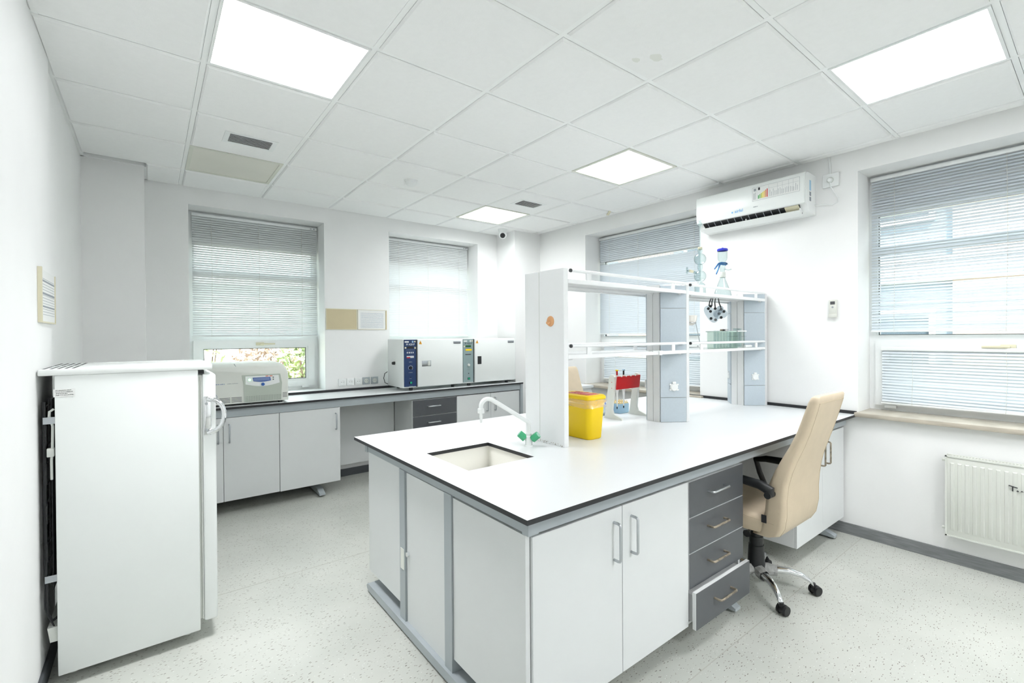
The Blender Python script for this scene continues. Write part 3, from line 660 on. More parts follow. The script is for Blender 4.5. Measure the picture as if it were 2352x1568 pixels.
MB().tube([(xx - .004, FY0 + .03, 1.18), (xx - .004, FY0 + .03, .33), (xx + .01, FY0 + .035, .27), (xx + .05, FY0 + .07, .29)], .006, 8).obj('condenser_pipe', 'black', t)
MB().box(xx + .016, xx + .018, FY0 + .03, FY1 - .03, .40, 1.19).obj('condenser_shade', 'dark', t)
for z in (1.09, .44): MB().box(xx - .006, -.305, FY0 + .012, FY0 + .014, z, z + .028).obj('bracket', 'steel', t)
MB().tube([(-.312, FY0 + .02, 1.15), (-.325, FY0 + .018, 1.14), (-.326, FY0 + .018, 1.12), (-.316, FY0 + .018, 1.08), (-.318, FY0 + .018, .98), (-.321, FY0 + .02, .94), (-.321, FY0 + .02, .86)], .0045, 8).obj('power_cord', 'wgasket', t)
MB().box(-.334, -.312, FY0 + .008, FY0 + .035, .955, .99, b=.003).obj('plug', 'wgasket', t)
MB().prism([(-.34, .25), (-.309, .25), (-.309, .19), (-.332, .19)], FY0 + .02, FY1 - .1, plane='xz').obj('drip_tray', 'wgasket', t)
X = frame_mat((-.308, FY0 - .0005, 1.20), (1, 0, 0), (0, 0, 1))
st = MB(X).box(-.003, .062, 0, .032, 0, .0008).obj('sticker', 'paper', t)
m_ = MB(X)
for k, e in enumerate((.05, .054, .04, .058)): scribble(X, .004, e, .025 - k * .0065, .0034, k, m_)
m_.obj('sticker_print', 'inkg', st)
# --- radiator ---------------------------------------------------------------
t = thing('radiator', 'white ribbed panel radiator under the right-hand window', 'radiator', (3.86, .12, .19))
ry0, ry1, rz0, rz1 = -.40, .638, .187, .684
MB().box(3.845, 3.86, ry0, ry1, rz0, rz1, b=.003).obj('front_panel', 'rad', t); MB().box(3.892, 3.905, ry0, ry1, rz0, rz1).obj('rear_panel', 'rad', t)
fp = MB().frame(0, 1, 0, 1, 0, 1, .1)
rb = MB()
for k in range(30):
    y = ry1 - .033 - k * .0335
    if y < ry0 + .02: break
    a = [(y - .0105, rz0 + .035), (y + .0105, rz0 + .035), (y + .0105, rz1 - .04), (y - .0105, rz1 - .04)]; c_ = [(y - .0065, rz0 + .05), (y + .0065, rz0 + .05), (y + .0065, rz1 - .046), (y - .0065, rz1 - .046)]
    MB().loft([[(3.846, p, q) for p, q in a], [(3.8395, p, q) for p, q in c_]]).obj('rib', 'rad', t)
for (y0, y1, z0, z1) in ((ry0, ry1, rz0, rz0 + .008), (ry0, ry1, rz1 - .008, rz1), (ry1 - .008, ry1, rz0, rz1)): MB().box(3.841, 3.846, y0, y1, z0, z1).obj('edge_bead', 'rad', t)
gr = MB()
for k in range(70):
    y = ry1 - .03 - k * .0142; gr.box(3.862, 3.892, y - .0025, y + .0025, rz1 - .004, rz1 - .001)
gr.box(3.860, 3.865, ry0, ry1 - .02, rz1 - .006, rz1); gr.box(3.887, 3.892, ry0, ry1 - .02, rz1 - .006, rz1); gr.obj('top_grille', 'rad', t)
MB().box(3.862, 3.89, ry0 + .02, ry1 - .02, rz0 + .01, rz1 - .03).obj('convector', 'inkg', t)
for z in (rz0 + .045, rz1 - .03): MB().cyl((3.86, ry1, z), (3.86, ry1 + .016, z), .009).obj('plug', 'rad', t)
for y in (.45, -.2): MB().box(3.90, XR - .001, y - .02, y + .02, rz0 + .06, rz1 - .06).obj('wall_bracket', 'rad', t)
ink = MB(frame_mat((3.8385, .362, .535), (0, -1, 0), (0, 0, 1)))
ink.tube([(0, .03, .001), (.036, .022, .001)], .0026, 6); ink.tube([(.016, .026, .001), (.016, 0, .001)], .0026, 6)
ink.tube([(.033, .004, .001), (.036, .008, .001), (.040, .004, .001), (.036, .001, .001), (.033, .004, .001)], .0022, 6)
ink.tube([(.049, .003, .001), (.053, .009, .001), (.057, .004, .001)], .0022, 6); ink.tube([(.069, .009, .001), (.070, .001, .001)], .0022, 6)
ink.obj('handwriting', 'ink', t)
# --- air conditioner --------------------------------------------------------
AY0, AY1 = 1.385, 2.25
t = thing('air_conditioner', 'white split air conditioner with energy label high on the right wall', 'air conditioner', (3.83, 1.82, 2.32))
prof = [(XR - .001, 2.33), (XR - .001, 2.625), (3.78, 2.628), (3.745, 2.622), (3.735, 2.60), (3.735, 2.41), (3.755, 2.395), (3.80, 2.345)]
def clampy(): return None
MB().prism(prof, AY0, AY1, plane='xz').obj('body', 'white', t)
fpn = MB().prism([(3.745, 2.628), (3.722, 2.616), (3.714, 2.59), (3.712, 2.47), (3.715, 2.425), (3.724, 2.398), (3.737, 2.394), (3.737, 2.622)], AY0 + .004, AY1 - .004, plane='xz').obj('front_panel', 'fridge', t)
MB().prism([(3.742, 2.392), (3.752, 2.40), (3.815, 2.348), (3.806, 2.338)], AY0 + .05, AY1 - .05, plane='xz').obj('outlet_slot', 'black', t)
for k in range(11):
    y = AY0 + .19 + k * .058; MB().prism([(3.738, 2.392), (3.748, 2.398), (3.79, 2.36), (3.785, 2.35)], y, y + .004, plane='xz').obj('fin', 'inkg', t)
MB().prism([(3.737, 2.391), (3.747, 2.399), (3.80, 2.355), (3.795, 2.345)], AY0 + .052, AY0 + .15, plane='xz').obj('filler_plate', 'cream', t)
MB().prism([(3.742, 2.352), (3.748, 2.356), (3.80, 2.325), (3.795, 2.318)], AY0 + .045, AY1 - .045, plane='xz').obj('flap', 'white', t)
for y in (AY0 + .05, (AY0 + AY1) / 2 + .02, AY1 - .05): MB().box(3.76, 3.79, y - .003, y + .003, 2.335, 2.372).obj('flap_arm', 'white', t)
X = frame_mat((3.7120, 1.762, 2.485), (0, -1, 0), (0, 0, 1))
lb = MB(X).box(0, .345, 0, .105, 0, .0008).obj('energy_label', 'paper', t)
for k in range(7): MB(X).box(.045 + k * .011, .052 + k * .011, .012, .038 + k * .0062, .0008, .0014).obj('energy_bar', 'bar%d' % k, lb)
MB(X).box(.046, .060, .078, .098, .0008, .0014).obj('rating_mark', 'ink', lb)
pr = MB(X)
for x in (.036, .126, .19, .225, .27, .30): pr.box(x, x + .0008, .008, .10, .0008, .0012)
for k in range(17):
    x = .134 + k * .0122; scr = random.Random(k); pr.box(x, x + .0022, .012, .03 + scr.uniform(.01, .035), .0008, .0012)
pr.box(.012, .030, .075, .095, .0008, .0012); pr.box(.126, .34, .074, .0748, .0008, .0012); pr.box(.012, .016, .01, .06, .0008, .0012); pr.box(.022, .025, .01, .066, .0008, .0012)
for (a_, b_, c_, d_) in ((0, .345, 0, .0012), (0, .345, .1038, .105), (0, .0012, 0, .105), (.3438, .345, 0, .105)): pr.box(a_, b_, c_, d_, .0008, .0012)
pr.obj('label_print', 'inkg', lb)
M['airblue'] = mat('light_blue_logo', '6fb4e6', .6)
text('airfel', .034, frame_mat((3.7125, 1.905, 2.425), (0, -1, 0), (0, 0, 1)), 'airblue', t, 'logo')
MB(frame_mat((3.7125, 1.925, 2.432), (0, -1, 0), (0, 0, 1))).lathe([(.0, .0008), (.007, .0008), (.007, 0)], n=8).obj('logo_mark', 'airblue', t)
X = frame_mat((3.7125, 1.755, 2.437), (0, -1, 0), (0, 0, 1)); scribble(X, 0, .035, 0, .006, 5).obj('small_print', 'inkg', t)
X = frame_mat((3.80, AY0, 2.50), (1, 0, 0), (0, 0, 1))
for (z0, z1, mm) in ((.0, .075, 'lblue'), (-.04, -.01, 'inkg'), (-.078, -.048, 'inkg')): MB(X).box(.0, .03, z0, z1, 0, .0008).obj('side_sticker', mm, t)
MB().tube([(3.90, 1.386, 2.405), (3.905, 1.33, 2.40), (3.907, 1.27, 2.385), (3.907, 1.235, 2.40), (3.907, 1.235, 2.43), (3.906, 1.258, 2.47), (3.902, 1.278, 2.51), (3.892, 1.281, 2.545)], .004, 8).obj('power_cord', 'white', t)
t = thing('power_socket', 'white socket with plug high beside the air conditioner', 'socket', (3.91, 1.28, 2.51))
MB().box(3.898, XR - .001, 1.228, 1.332, 2.517, 2.612, b=.003).obj('plate', 'white', t)
MB().cyl((3.9, 1.281, 2.565), (3.893, 1.281, 2.565), .022).obj('ring', 'wgasket', t); MB().cyl((3.9, 1.281, 2.565), (3.872, 1.281, 2.562), .018, .012).obj('plug', 'white', t)
MB().tube([(3.908, 1.285, 2.612), (3.908, 1.288, 2.68), (3.908, 1.295, ZC)], .006, 8).obj('supply_conduit', 'white', t)
M['remote'] = mat('remote_plastic', 'd3d5cd', .4)
t = thing('remote_control', 'white air conditioner remote in a holder on the right wall', 'remote', (3.91, 1.268, 1.56))
MB().box(3.898, XR - .001, 1.243, 1.293, 1.563, 1.69, b=.004).obj('body', 'remote', t); MB().box(3.8965, 3.899, 1.253, 1.283, 1.655, 1.677).obj('screen', 'gasket', t)
MB().cyl((3.899, 1.268, 1.635), (3.896, 1.268, 1.635), .007).obj('button', 'inkg', t)
for k in range(3):
    for q in range(3): MB().box(3.8968, 3.899, 1.252 + q * .013, 1.258 + q * .013, 1.60 + k * .009, 1.604 + k * .009).obj('button', 'wgasket', t)
MB().box(3.894, 3.9, 1.24, 1.296, 1.56, 1.585, b=.002).obj('holder', 'remote', t)
# --- sockets, boards on the back wall --------------------------------------
def wall_socket(x, z, m, lab, s=.038):
    t = thing('power_socket', lab, 'socket', (x, YB - .005, z - s), group='sockets above the back bench')
    MB().box(x - s, x + s, YB - .010, YB - .0005, z - s, z + s, b=.002).obj('plate', m, t)
    MB().lathe([(.0, 0)], ) if False else None
    rg = MB(frame_mat((x, YB - .010, z), (1, 0, 0), (0, 0, 1))); rg.lathe([(.024, 0), (.024, .003), (.021, .003), (.0195, .0005), (.0, .0005)], n=20).obj('ring', 'white' if m == 'white' else 'wgasket', t)
    for k in (-1, 1): MB().cyl((x + k * .0095, YB - .0103, z), (x + k * .0095, YB - .0112, z), .003, n=8).obj('hole', 'dark', t)
for k, (x, m) in enumerate(((1.545, 'white'), (1.628, 'white'), (1.712, 'white'), (1.795, 'frame'), (1.885, 'frame'))):
    wall_socket(x, .972, m, ['white wall socket, first from the left window', 'white wall socket, second from the left window', 'white wall socket beside the grey sockets', 'grey wall socket beside the white sockets', 'grey wall socket nearest the ovens'][k])
t = thing('document_holder', 'empty tan document holder on the wall between the windows', 'document holder', (1.545, YB, 1.518))
MB().box(1.392, 1.700, YB - .006, YB - .0005, 1.518, 1.728).obj('backing', 'tan', t); MB().frame(1.390, 1.702, 1.516, 1.730, YB - .008, YB - .0005, .006).obj('rim', 'cream', t)
t = thing('document_holder', 'clear document holder with a printed form between the windows', 'document holder', (1.868, YB, 1.518))
MB().box(1.712, 2.012, YB - .005, YB - .0005, 1.52, 1.726).obj('sheet', 'paper', t); MB().frame(1.710, 2.026, 1.517, 1.729, YB - .008, YB - .0005, .004).obj('rim', 'cream', t)
MB().box(2.012, 2.026, YB - .009, YB - .0005, 1.517, 1.72).obj('side_strip', 'tan', t)
X = frame_mat((1.72, YB - .005, 1.525), (1, 0, 0), (0, 0, 1)); q = MB(X)
for k in range(15): scribble(X, .0 + .02, .27, .012 + k * .011, .0022, k, q)
q.obj('print', 'inkb', t)
t = thing('document_holder', 'framed printed form hanging on the left wall above the fridge', 'document holder', (XL, 2.96, 1.51))
MB().box(XL + .0005, XL + .006, 2.765, 3.148, 1.512, 1.735).obj('sheet', 'paper', t)
b = MB(); b.box(XL + .0005, XL + .014, 2.752, 2.768, 1.508, 1.738); b.box(XL + .0005, XL + .010, 2.768, 3.15, 1.508, 1.514); b.box(XL + .0005, XL + .010, 3.144, 3.15, 1.514, 1.735); b.obj('rim', 'cream', t)
X = frame_mat((XL + .006, 2.78, 1.515), (0, 1, 0), (0, 0, 1)); q = MB(X)
for k in range(14): q.box(.01, .355, .028 + k * .0118, .0295 + k * .0118, 0, .0006)
for z in (.06, .115, .17): q.box(.01, .355, z, z + .007, 0, .0008)
q.obj('print', 'inkg', t)
# --- ovens ------------------------------------------------------------------
def oven(x0, x1, panel, lab, handle, cname):
    y0, y1, z0, z1 = 4.515, 4.90, .912, 1.412
    t = thing('drying_oven', lab, 'oven', ((x0 + x1) / 2, 4.7, BZ), group='laboratory ovens on the back bench')
    MB().box(x0, x1, y0, y1, z0, z1, b=.004).obj('body', 'fridge', t)
    px = x0 + (.012 if panel == 'navy' else .006); pw = .132
    P = MB().box(px, px + pw, y0 - .012, y0, z0 + .012, z1 - .004, b=.002, seg=1).obj('control_panel', panel, t)
    D = MB().box(px + pw + .01, x1 - .004, y0 - .03, y0, z0 + .006, z1 - .004, b=.006).obj('door', 'fridge', t)
    MB().box(px + pw + .002, px + pw + .009, y0 - .014, y0, z0 + .006, z1 - .004).obj('door_gap', 'gasket', t)
    yf = y0 - .0125; X = frame_mat((px, yf, z0), (1, 0, 0), (0, 0, 1))
    wt_ = 'white' if panel == 'navy' else 'ink'
    text('M 420-P' if panel == 'navy' else 'M 420-P', .028, frame_mat((px + .02, yf, z0 + .437), (1, 0, 0), (0, 0, 1)), wt_, P, 'lettering')
    MB(X).box(.005, .05, .466, .48, 0, .001).obj('sticker', 'paper', P); MB(X).box(.085, .10, .464, .484, 0, .001).obj('sticker', 'lblue' if panel == 'navy' else 'paper', P); MB(X).box(.108, .126, .468, .482, 0, .001).obj('sticker', 'cream', P)
    MB(X).box(.03, .10, .405, .426, 0, .001).obj('display', 'dark' if panel == 'navy' else 'dgreen', P)
    MB(X).box(.005, .022, .405, .42, 0, .0012).obj('sticker', 'cream', P)
    if panel == 'navy':
        for k in range(4): MB(X).box(.028 + k * .021, .038 + k * .021, .355, .37, 0, .002).obj('button', 'white', P)
        MB(X).box(.112, .128, .40, .42, 0, .0012).obj('sticker', 'cream', P)
        MB(X).box(.026, .105, .318, .328, 0, .001).obj('brand_strip', 'white', P); MB(X).box(.026, .062, .306, .316, 0, .001).obj('brand_strip', 'red', P); MB(X).box(.066, .105, .308, .315, 0, .001).obj('brand_strip', 'white', P)
    else:
        MB(X).box(.03, .11, .365, .385, 0, .001).obj('sticker', 'yellow', P); MB(X).box(.026, .10, .318, .328, 0, .001).obj('brand_strip', 'gasket', P)
    q = MB(X); scribble(X, .02, .115, .388, .003, 2, q); scribble(X, .05, .09, .262, .008, 3, q); scribble(X, .045, .09, .155, .006, 4, q); scribble(X, .055, .08, .093, .005, 6, q); scribble(X, .05, .09, .014, .005, 7, q)
    q.obj('panel_print', 'inkg', P)
    for k in range(9):
        a = -2.2 + k * .55; MB(X).box(.068 + .023 * math.sin(a) - .002, .068 + .023 * math.sin(a) + .002, .205 + .023 * math.cos(a) - .003, .205 + .023 * math.cos(a) + .003, 0, .001).obj('dial_mark', 'white' if panel == 'navy' else 'inkg', P)
    MB(X).lathe([(.015, 0), (.0135, .014), (.0, .014)], (.068, .205, 0), n=18).obj('dial', 'black' if panel == 'navy' else 'wgasket', P)
    MB(X).cyl((.068, .11, 0), (.068, .11, .003), .005, n=10).obj('indicator', 'dark', P)
    s_ = MB(X).box(.055, .085, .04, .065, 0, .004).obj('power_switch', 'dark', P); MB(X).box(.06, .08, .043, .062, .004, .006).obj('rocker', 'gsw', s_)
    yd = y0 - .0305; X2 = frame_mat((px + pw + .01, yd, z0), (1, 0, 0), (0, 0, 1))
    hh = MB(X2)
    if handle: 
        MB(X2).box(.045, .15, .215, .275, -.004, .002, b=.0015).obj('handle_plate', 'steel', D); MB(X2).box(.11, .14, .22, .27, .0, .006, b=.002).obj('latch', 'wgasket', D)
    else: MB(X2).box(.035, .085, .21, .30, -.002, .004, b=.0015).obj('latch_recess', 'dark', D)
    MB(X2).prism([(.012, .448), (.046, .448), (.029, .486)], 0, .001).obj('warning_sign', 'warn', D)
    MB(X2).prism([(.026, .456), (.032, .456), (.027, .472)], .001, .0014).obj('warning_bolt', 'ink', D)
    L = x1 - (px + pw + .01)
    bd = MB(X2).box(L - .12, L - .03, .447, .473, 0, .002).obj('badge', 'inkg', D); MB(X2).box(L - .116, L - .034, .45, .456, .002, .0025).obj('badge_strip', 'ink', bd); scribble(X2, L - .114, L - .04, .46, .008, 9).obj('badge_print', 'white', bd)
    for xx in (x0 + .1, x1 - .1):
        for yy in (y0 + .03, y1 - .04): MB().cyl((xx, yy, BZ), (xx, yy, z0 + .002), .017, .02).obj('foot', 'blackm', t)
    return t
o1 = oven(2.012, 2.708, 'navy', 'white laboratory oven with navy control panel on the back bench', True, 'x')
o2 = oven(2.716, 3.445, 'teal', 'white laboratory oven with grey-green control panel, nearest the corner', False, 'x')
MB().cyl((2.012, 4.72, 1.16), (1.985, 4.72, 1.16), .018, .014).obj('side_knob', 'black', o1)
tag(MB().tube([(2.01, 4.905, 1.06), (1.985, 4.92, 1.04), (1.975, 4.925, .99), (1.99, 4.925, .94), (2.05, 4.92, .91), (2.2, 4.925, .888)], .004, 8).obj('oven_cable', 'black'), 'black power cable looping beside the navy-panelled oven', 'cable')
tag(MB().tube([(3.40, 4.905, .93), (3.455, 4.90, .90), (3.47, 4.80, .8845), (3.495, 4.66, .8845), (3.49, 4.56, .8845)], .004, 8).obj('oven_cable', 'black'), 'black power cable lying on the bench end by the right oven', 'cable')
# --- centrifuge -------------------------------------------------------------
t = thing('centrifuge', 'pale grey-green benchtop centrifuge with blue display by the left window', 'centrifuge', (.65, 4.68, BZ))
x0, x1, y0, y1, z0, z1 = .335, .938, 4.475, 4.90, .895, 1.225
def rr(xa, xb, za, zb, y, r1, r2):   # rounded top corners
    p = [(xa, y, za), (xb, y, za)]
    p += [(xb - r2 + r2 * math.cos(a), y, zb - r2 + r2 * math.sin(a)) for a in [math.pi / 2 * i / 6 for i in range(7)]]
    p += [(xa + r1 - r1 * math.sin(a), y, zb - r1 + r1 * math.cos(a)) for a in [math.pi / 2 * i / 4 for i in range(5)]]
    return p
MB().loft([rr(x0 + .006, x1 - .006, z0 + .004, z1 - .04, y0 + .0, .02, .07), rr(x0, x1, z0, z1 - .03, y0 + .012, .02, .07), rr(x0, x1, z0, z1 - .004, y0 + .06, .02, .08), rr(x0, x1, z0, z1, y0 + .12, .02, .08), rr(x0, x1, z0, z1, y1, .02, .08)]).obj('body', 'beige', t, ang=50)
X = frame_mat((0, y0 - .0002, 0), (1, 0, 0), (0, 0, 1))
ld = MB().tube([(x0 + .25 + .30 * k / 12, y0 + .028, z1 - .048 + .018 * math.sin(math.pi * k / 12)) for k in range(13)], .003, 6).obj('lid_seam', 'beige2', t)
MB().tube([(x0 + .205, y0 + .055, z1 - .003), (x0 + .212, y0 + .03, z1 - .02), (x0 + .222, y0 + .008, z1 - .04)], .002, 5).obj('lid_joint', 'inkg', t)
P = MB(X).prism([(.605, .905), (.878, .905), (.886, 1.05), (.872, 1.128), (.588, 1.128), (.600, 1.05)], 0, .006).obj('control_panel', 'beige2', t)
pts = [(.612, 1.118), (.612 + .0, 1.052)] + [(.612 + .256 * k / 10, 1.052 - .022 * math.sin(math.pi * k / 10)) for k in range(1, 10)] + [(.868, 1.052), (.86, 1.118)]
MB(X).prism(pts, .006, .008).obj('fascia', 'fridge', P)
pts = [(.664, 1.105), (.795, 1.105), (.80, 1.075)] + [(.80 - .13 * k / 8, 1.075 - .008 * math.sin(math.pi * k / 8)) for k in range(1, 8)] + [(.67, 1.075)]
d = MB(X).prism(pts, .008, .011).obj('display_bezel', 'lcdb', P); MB(X).box(.672, .79, 1.078, 1.10, .011, .0125).obj('display', 'lcd', d)
scribble(frame_mat((0, y0 - .0125, 0), (1, 0, 0), (0, 0, 1)), .68, .78, 1.085, .005, 12).obj('display_text', 'inkb', d)
MB(X).cyl((.740, 1.046, .006), (.740, 1.046, .018), .014, .012, 18).obj('knob', 'blue', P)
MB(X).cyl((.642, 1.088, .008), (.642, 1.088, .0105), .008, n=12).obj('indicator', 'led', P)
for z in (1.10, 1.083): MB(X).cyl((.818, z, .008), (.818, z, .010), .005, n=10).obj('button', 'gasket', P)
for xx in (.76, .79): MB(X).box(xx, xx + .022, 1.109, 1.117, .008, .0088).obj('sticker', 'redlid', P)
hol = MB(X)
for i in range(22):
    for j in range(4): hol.box(.614 + i * .0123, .618 + i * .0123, .912 + j * .0115, .916 + j * .0115, .006, .0066)
hol.obj('perforations', 'gasket', P)['kind'] = 'stuff'
for (a, c_, z) in [(a, c_, .912 + k * .0115) for k in range(4) for a, c_ in ((.35, .422), (.43, .505), (.513, .586))] + [(.892, .926, .925 + k * .0115) for k in range(4)]:
    MB(X).box(a, c_, z, z + .0038, -.001, .0012).obj('vent_slot', 'gasket', t)
scribble(X, .365, .47, 1.06, .007, 21).obj('brand_print', 'inkb', t); scribble(X, .485, .56, 1.062, .005, 22).obj('model_print', 'inkg', t)
MB(X).box(.362, .395, 1.028, 1.04, 0, .0008).obj('sticker', 'paper', t)
em = MB(X); em.lathe([(.021, 0), (.021, .0008), (.019, .0008), (.019, 0)], (.395, .965, 0), n=24)
for k in range(3):
    a = k * math.pi / 3; em.tube([(.395 - .014 * math.cos(a), .965 - .014 * math.sin(a), .0004), (.395 + .014 * math.cos(a), .965 + .014 * math.sin(a), .0004)], .001, 4)
em.obj('emblem', 'inkb', t)
for xx in (x0 + .06, x1 - .06):
    for yy in (y0 + .03, y1 - .04): MB().box(xx - .014, xx + .014, yy - .014, yy + .014, BZ, z0 + .003).obj('foot', 'blackm', t)
# --- tap --------------------------------------------------------------------
t = thing('laboratory_tap', 'white swan-neck laboratory tap with two green knobs by the sink', 'tap', (1.53, 1.885, IZ))
bx, by = 1.53, 1.885
MB().lathe([(.0, 0), (.022, 0), (.022, .004), (.019, .006), (.019, .05), (.015, .055), (.015, .066), (.012, .07), (.0, .07)], (bx, by, IZ)).obj('base', 'white', t)
pts = [(bx, by, IZ + .06), (bx, by, IZ + .105)] + [(bx - .022 + .022 * math.cos(a), by, IZ + .105 + .03 * math.sin(a)) for a in (.3, .6, .9)]
dx = Vector((1.295, by, 1.131)); st_ = Vector(pts[-1]); pts += [tuple(st_.lerp(dx, k / 5)) for k in range(1, 6)]
cx_, cz_ = 1.272, 1.103
pts += [(cx_ + .036 * math.cos(a), by, cz_ + .032 * math.sin(a)) for a in [1.15 + (math.pi - 1.15) * k / 7 for k in range(1, 8)]] + [(1.236, by, 1.09)]
MB().tube(pts, .0105, 12).obj('spout', 'white', t)
MB().lathe([(.0, .022), (.016, .022), (.016, .0), (.0, 0)], (1.236, by, 1.07), n=12).obj('collar', 'white', t); MB().lathe([(.0, 0), (.0075, 0), (.008, -.02), (.0065, -.022), (.0065, -.034), (.0052, -.036), (.005, -.046), (.0, -.046)], (1.236, by, 1.07), n=12).obj('nozzle', 'white', t)
for (dv, cap) in ((Vector((-.55, .45, .62)), 0), (Vector((.35, -.62, .55)), 1)):
    dv.normalize(); p = Vector((bx, by, IZ + .022)); MB().cyl(p + dv * .01, p + dv * .03, .008, n=12).obj('valve_stem', 'white', t)
    k = MB().cyl(p + dv * .026, p + dv * .066, .020, .0185, 8).obj('knob', 'green', t); MB().cyl(p + dv * .066, p + dv * .068, .0135, .013, 16).obj('knob_cap', 'greenp', k)
# --- sharps bin -------------------------------------------------------------
t = thing('sharps_bin', 'yellow clinical waste bin with red lid label and plastic liner', 'bin', (1.91, 1.885, IZ))
def rrect(xa, xb, ya, yb, r, z, n=5):
    p = []
    for (cx, cy, a0) in ((xb - r, yb - r, 0), (xa + r, yb - r, math.pi / 2), (xa + r, ya + r, math.pi), (xb - r, ya + r, 1.5 * math.pi)):
        p += [(cx + r * math.cos(a0 + math.pi / 2 * k / n), cy + r * math.sin(a0 + math.pi / 2 * k / n), z) for k in range(n + 1)]
    return p
BX = (1.853, 1.968, 1.765, 1.985)
def bring(g, z, r=.03): return rrect(BX[0] - g, BX[1] + g, BX[2] - g, BX[3] + g, r, z)
MB().loft([bring(-.006, IZ, .028), bring(0, IZ + .006), bring(.014, IZ + .232)]).obj('body', 'yellow', t, ang=60)
ldd = MB().loft([bring(.015, IZ + .218, .034), bring(.021, IZ + .222, .036), bring(.021, IZ + .234, .036), bring(.012, IZ + .243, .034)]).obj('lid', 'yellow', t, ang=60)
MB().loft([rrect(1.865, 1.957, 1.78, 1.96, .012, IZ + .243), rrect(1.865, 1.957, 1.78, 1.96, .012, IZ + .2445)]).obj('lid_label', 'redlid', ldd)
q = MB()
for (a, c_, e, f_) in ((1.87, 1.952, 1.80, 1.808), (1.87, 1.952, 1.86, 1.868), (1.87, 1.878, 1.80, 1.868), (1.885, 1.945, 1.90, 1.908), (1.90, 1.908, 1.90, 1.95), (1.935, 1.943, 1.90, 1.95)): q.box(a, c_, e, f_, IZ + .2445, IZ + .246)
q.obj('lid_print', 'red', ldd)
rnd = random.Random(5); rings = []
for k in range(5):
    z = IZ + .220 - k * .009; g = .018 + .006 * math.sin(k * 1.9)
    base = bring(g, z, .036); rings.append([(x + rnd.uniform(-.0025, .0025), y + rnd.uniform(-.0025, .0025), zz + rnd.uniform(-.003, .003) - .012 * k / 5 * (.5 + .5 * math.sin(x * 60 + y * 45))) for x, y, zz in base])
MB().loft(rings, caps=False).obj('liner', 'bag', t, ang=180)
X = frame_mat((1.8485, 1.90, IZ), (0, -1, 0), (0, 0, 1)); q = MB(X)
for pl in ([(.0, .115), (.0, .07), (.028, .072)], [(.05, .112), (.10, .118)], [(.075, .115), (.069, .062)], [(-.02, .165), (.028, .16)], [(-.02, .15), (.026, .146)], [(-.02, .138), (.03, .132)]): q.tube([(a, c_, -.002) for a, c_ in pl], .0009, 4)
q.obj('handwriting', 'ink', t)
# --- pipette stand ----------------------------------------------------------
t = thing('pipette_stand', 'white pipette stand with red crossbar on the island', 'pipette stand', (2.60, 2.12, IZ))
for x in (2.468, 2.732):
    pl = [(2.04, IZ), (2.205, IZ), (2.19, IZ + .02), (2.150, IZ + .285), (2.135, IZ + .30), (2.112, IZ + .298), (2.102, IZ + .285), (2.128, IZ + .06), (2.118, IZ + .035), (2.045, IZ + .012)]
    s_ = MB().prism(pl, x - .009, x + .009, plane='yz').obj('side_leg', 'beige', t)
    for z in (.25, .21): MB().cyl((x - .0095, 2.127, IZ + z), (x - .0088, 2.127, IZ + z), .003, n=8).obj('screw', 'red', s_)
MB(T(2.60, 2.098, IZ + .245, rx=.12)).box(-.123, .123, -.004, .004, -.045, .045).obj('crossbar', 'red', t)
for k in range(4): MB().tube([(2.50 + k * .05, 2.10, IZ + .285), (2.50 + k * .05, 2.088, IZ + .294), (2.515 + k * .05, 2.086, IZ + .288), (2.53 + k * .05, 2.10, IZ + .292)], .004, 6).obj('pipette_hook', 'beige', t)
def pipette(x, cap, stem, lab):
    t = thing('pipette', lab, 'pipette', (x, 2.128, IZ + .07), group='pipettes hanging on the stand'); y = 2.128
    MB().lathe([(.0, .19), (.011, .19), (.014, .17), (.013, .12), (.009, .10), (.006, .05), (.003, .0), (.0, 0)], (x, y, IZ + .075), n=14).obj('barrel', 'white', t)
    MB().lathe([(.0, 0), (.011, 0), (.012, .025), (.010, .03), (.0, .03)], (x, y, IZ + .265), n=14).obj('grip', 'white', t)
    MB().cyl((x, y, IZ + .295), (x, y, IZ + .325), .006, n=12).obj('plunger', stem, t); MB().cyl((x, y, IZ + .325), (x, y, IZ + .333), .010, n=14).obj('plunger_cap', cap, t)
    MB().box(x - .006, x + .006, y - .022, y - .009, IZ + .245, IZ + .285, b=.003).obj('finger_rest', 'white', t)
    MB().cyl((x, y, IZ + .062), (x, y, IZ + .078), .003, .0045, n=10).obj('tip_cone', 'dark', t)
pipette(2.515, 'yellow', 'red', 'pipette with a yellow button and red plunger on the stand')
pipette(2.585, 'lblue', 'black', 'pipette with a pale blue button and black plunger on the stand')
def tipbox(x0, x1, y0, y1, h, body, tips, lab, n=4):
    t = thing('tip_box', lab, 'tip box', ((x0 + x1) / 2, (y0 + y1) / 2, IZ), group='pipette tip boxes behind the stand')
    MB().box(x0, x1, y0, y1, IZ, IZ + h, b=.004).obj('tray', body, t); d = MB().box(x0 + .004, x1 - .004, y0 + .004, y1 - .004, IZ + h, IZ + h + .008).obj('rack_plate', tips, t)
    for i in range(n + 1):
        for j in range(n): 
            xx = x0 + .012 + (x1 - x0 - .024) * i / n; yy = y0 + .012 + (y1 - y0 - .024) * j / (n - 1); MB().cyl((xx, yy, IZ + h + .008), (xx, yy, IZ + h + .02), .004, n=6).obj('pipette_tip', tips, t)
tipbox(2.50, 2.62, 2.25, 2.36, .062, 'clearplas', 'boxb', 'frosted tip box with blue tips behind the pipette stand')
tipbox(2.66, 2.765, 2.225, 2.32, .07, 'lblue', 'ybox', 'light blue tip box with cream tips behind the pipette stand')
tipbox(2.375, 2.46, 2.30, 2.40, .058, 'boxb', 'blue', 'blue tip box left of the pipette stand, partly behind the yellow bin')
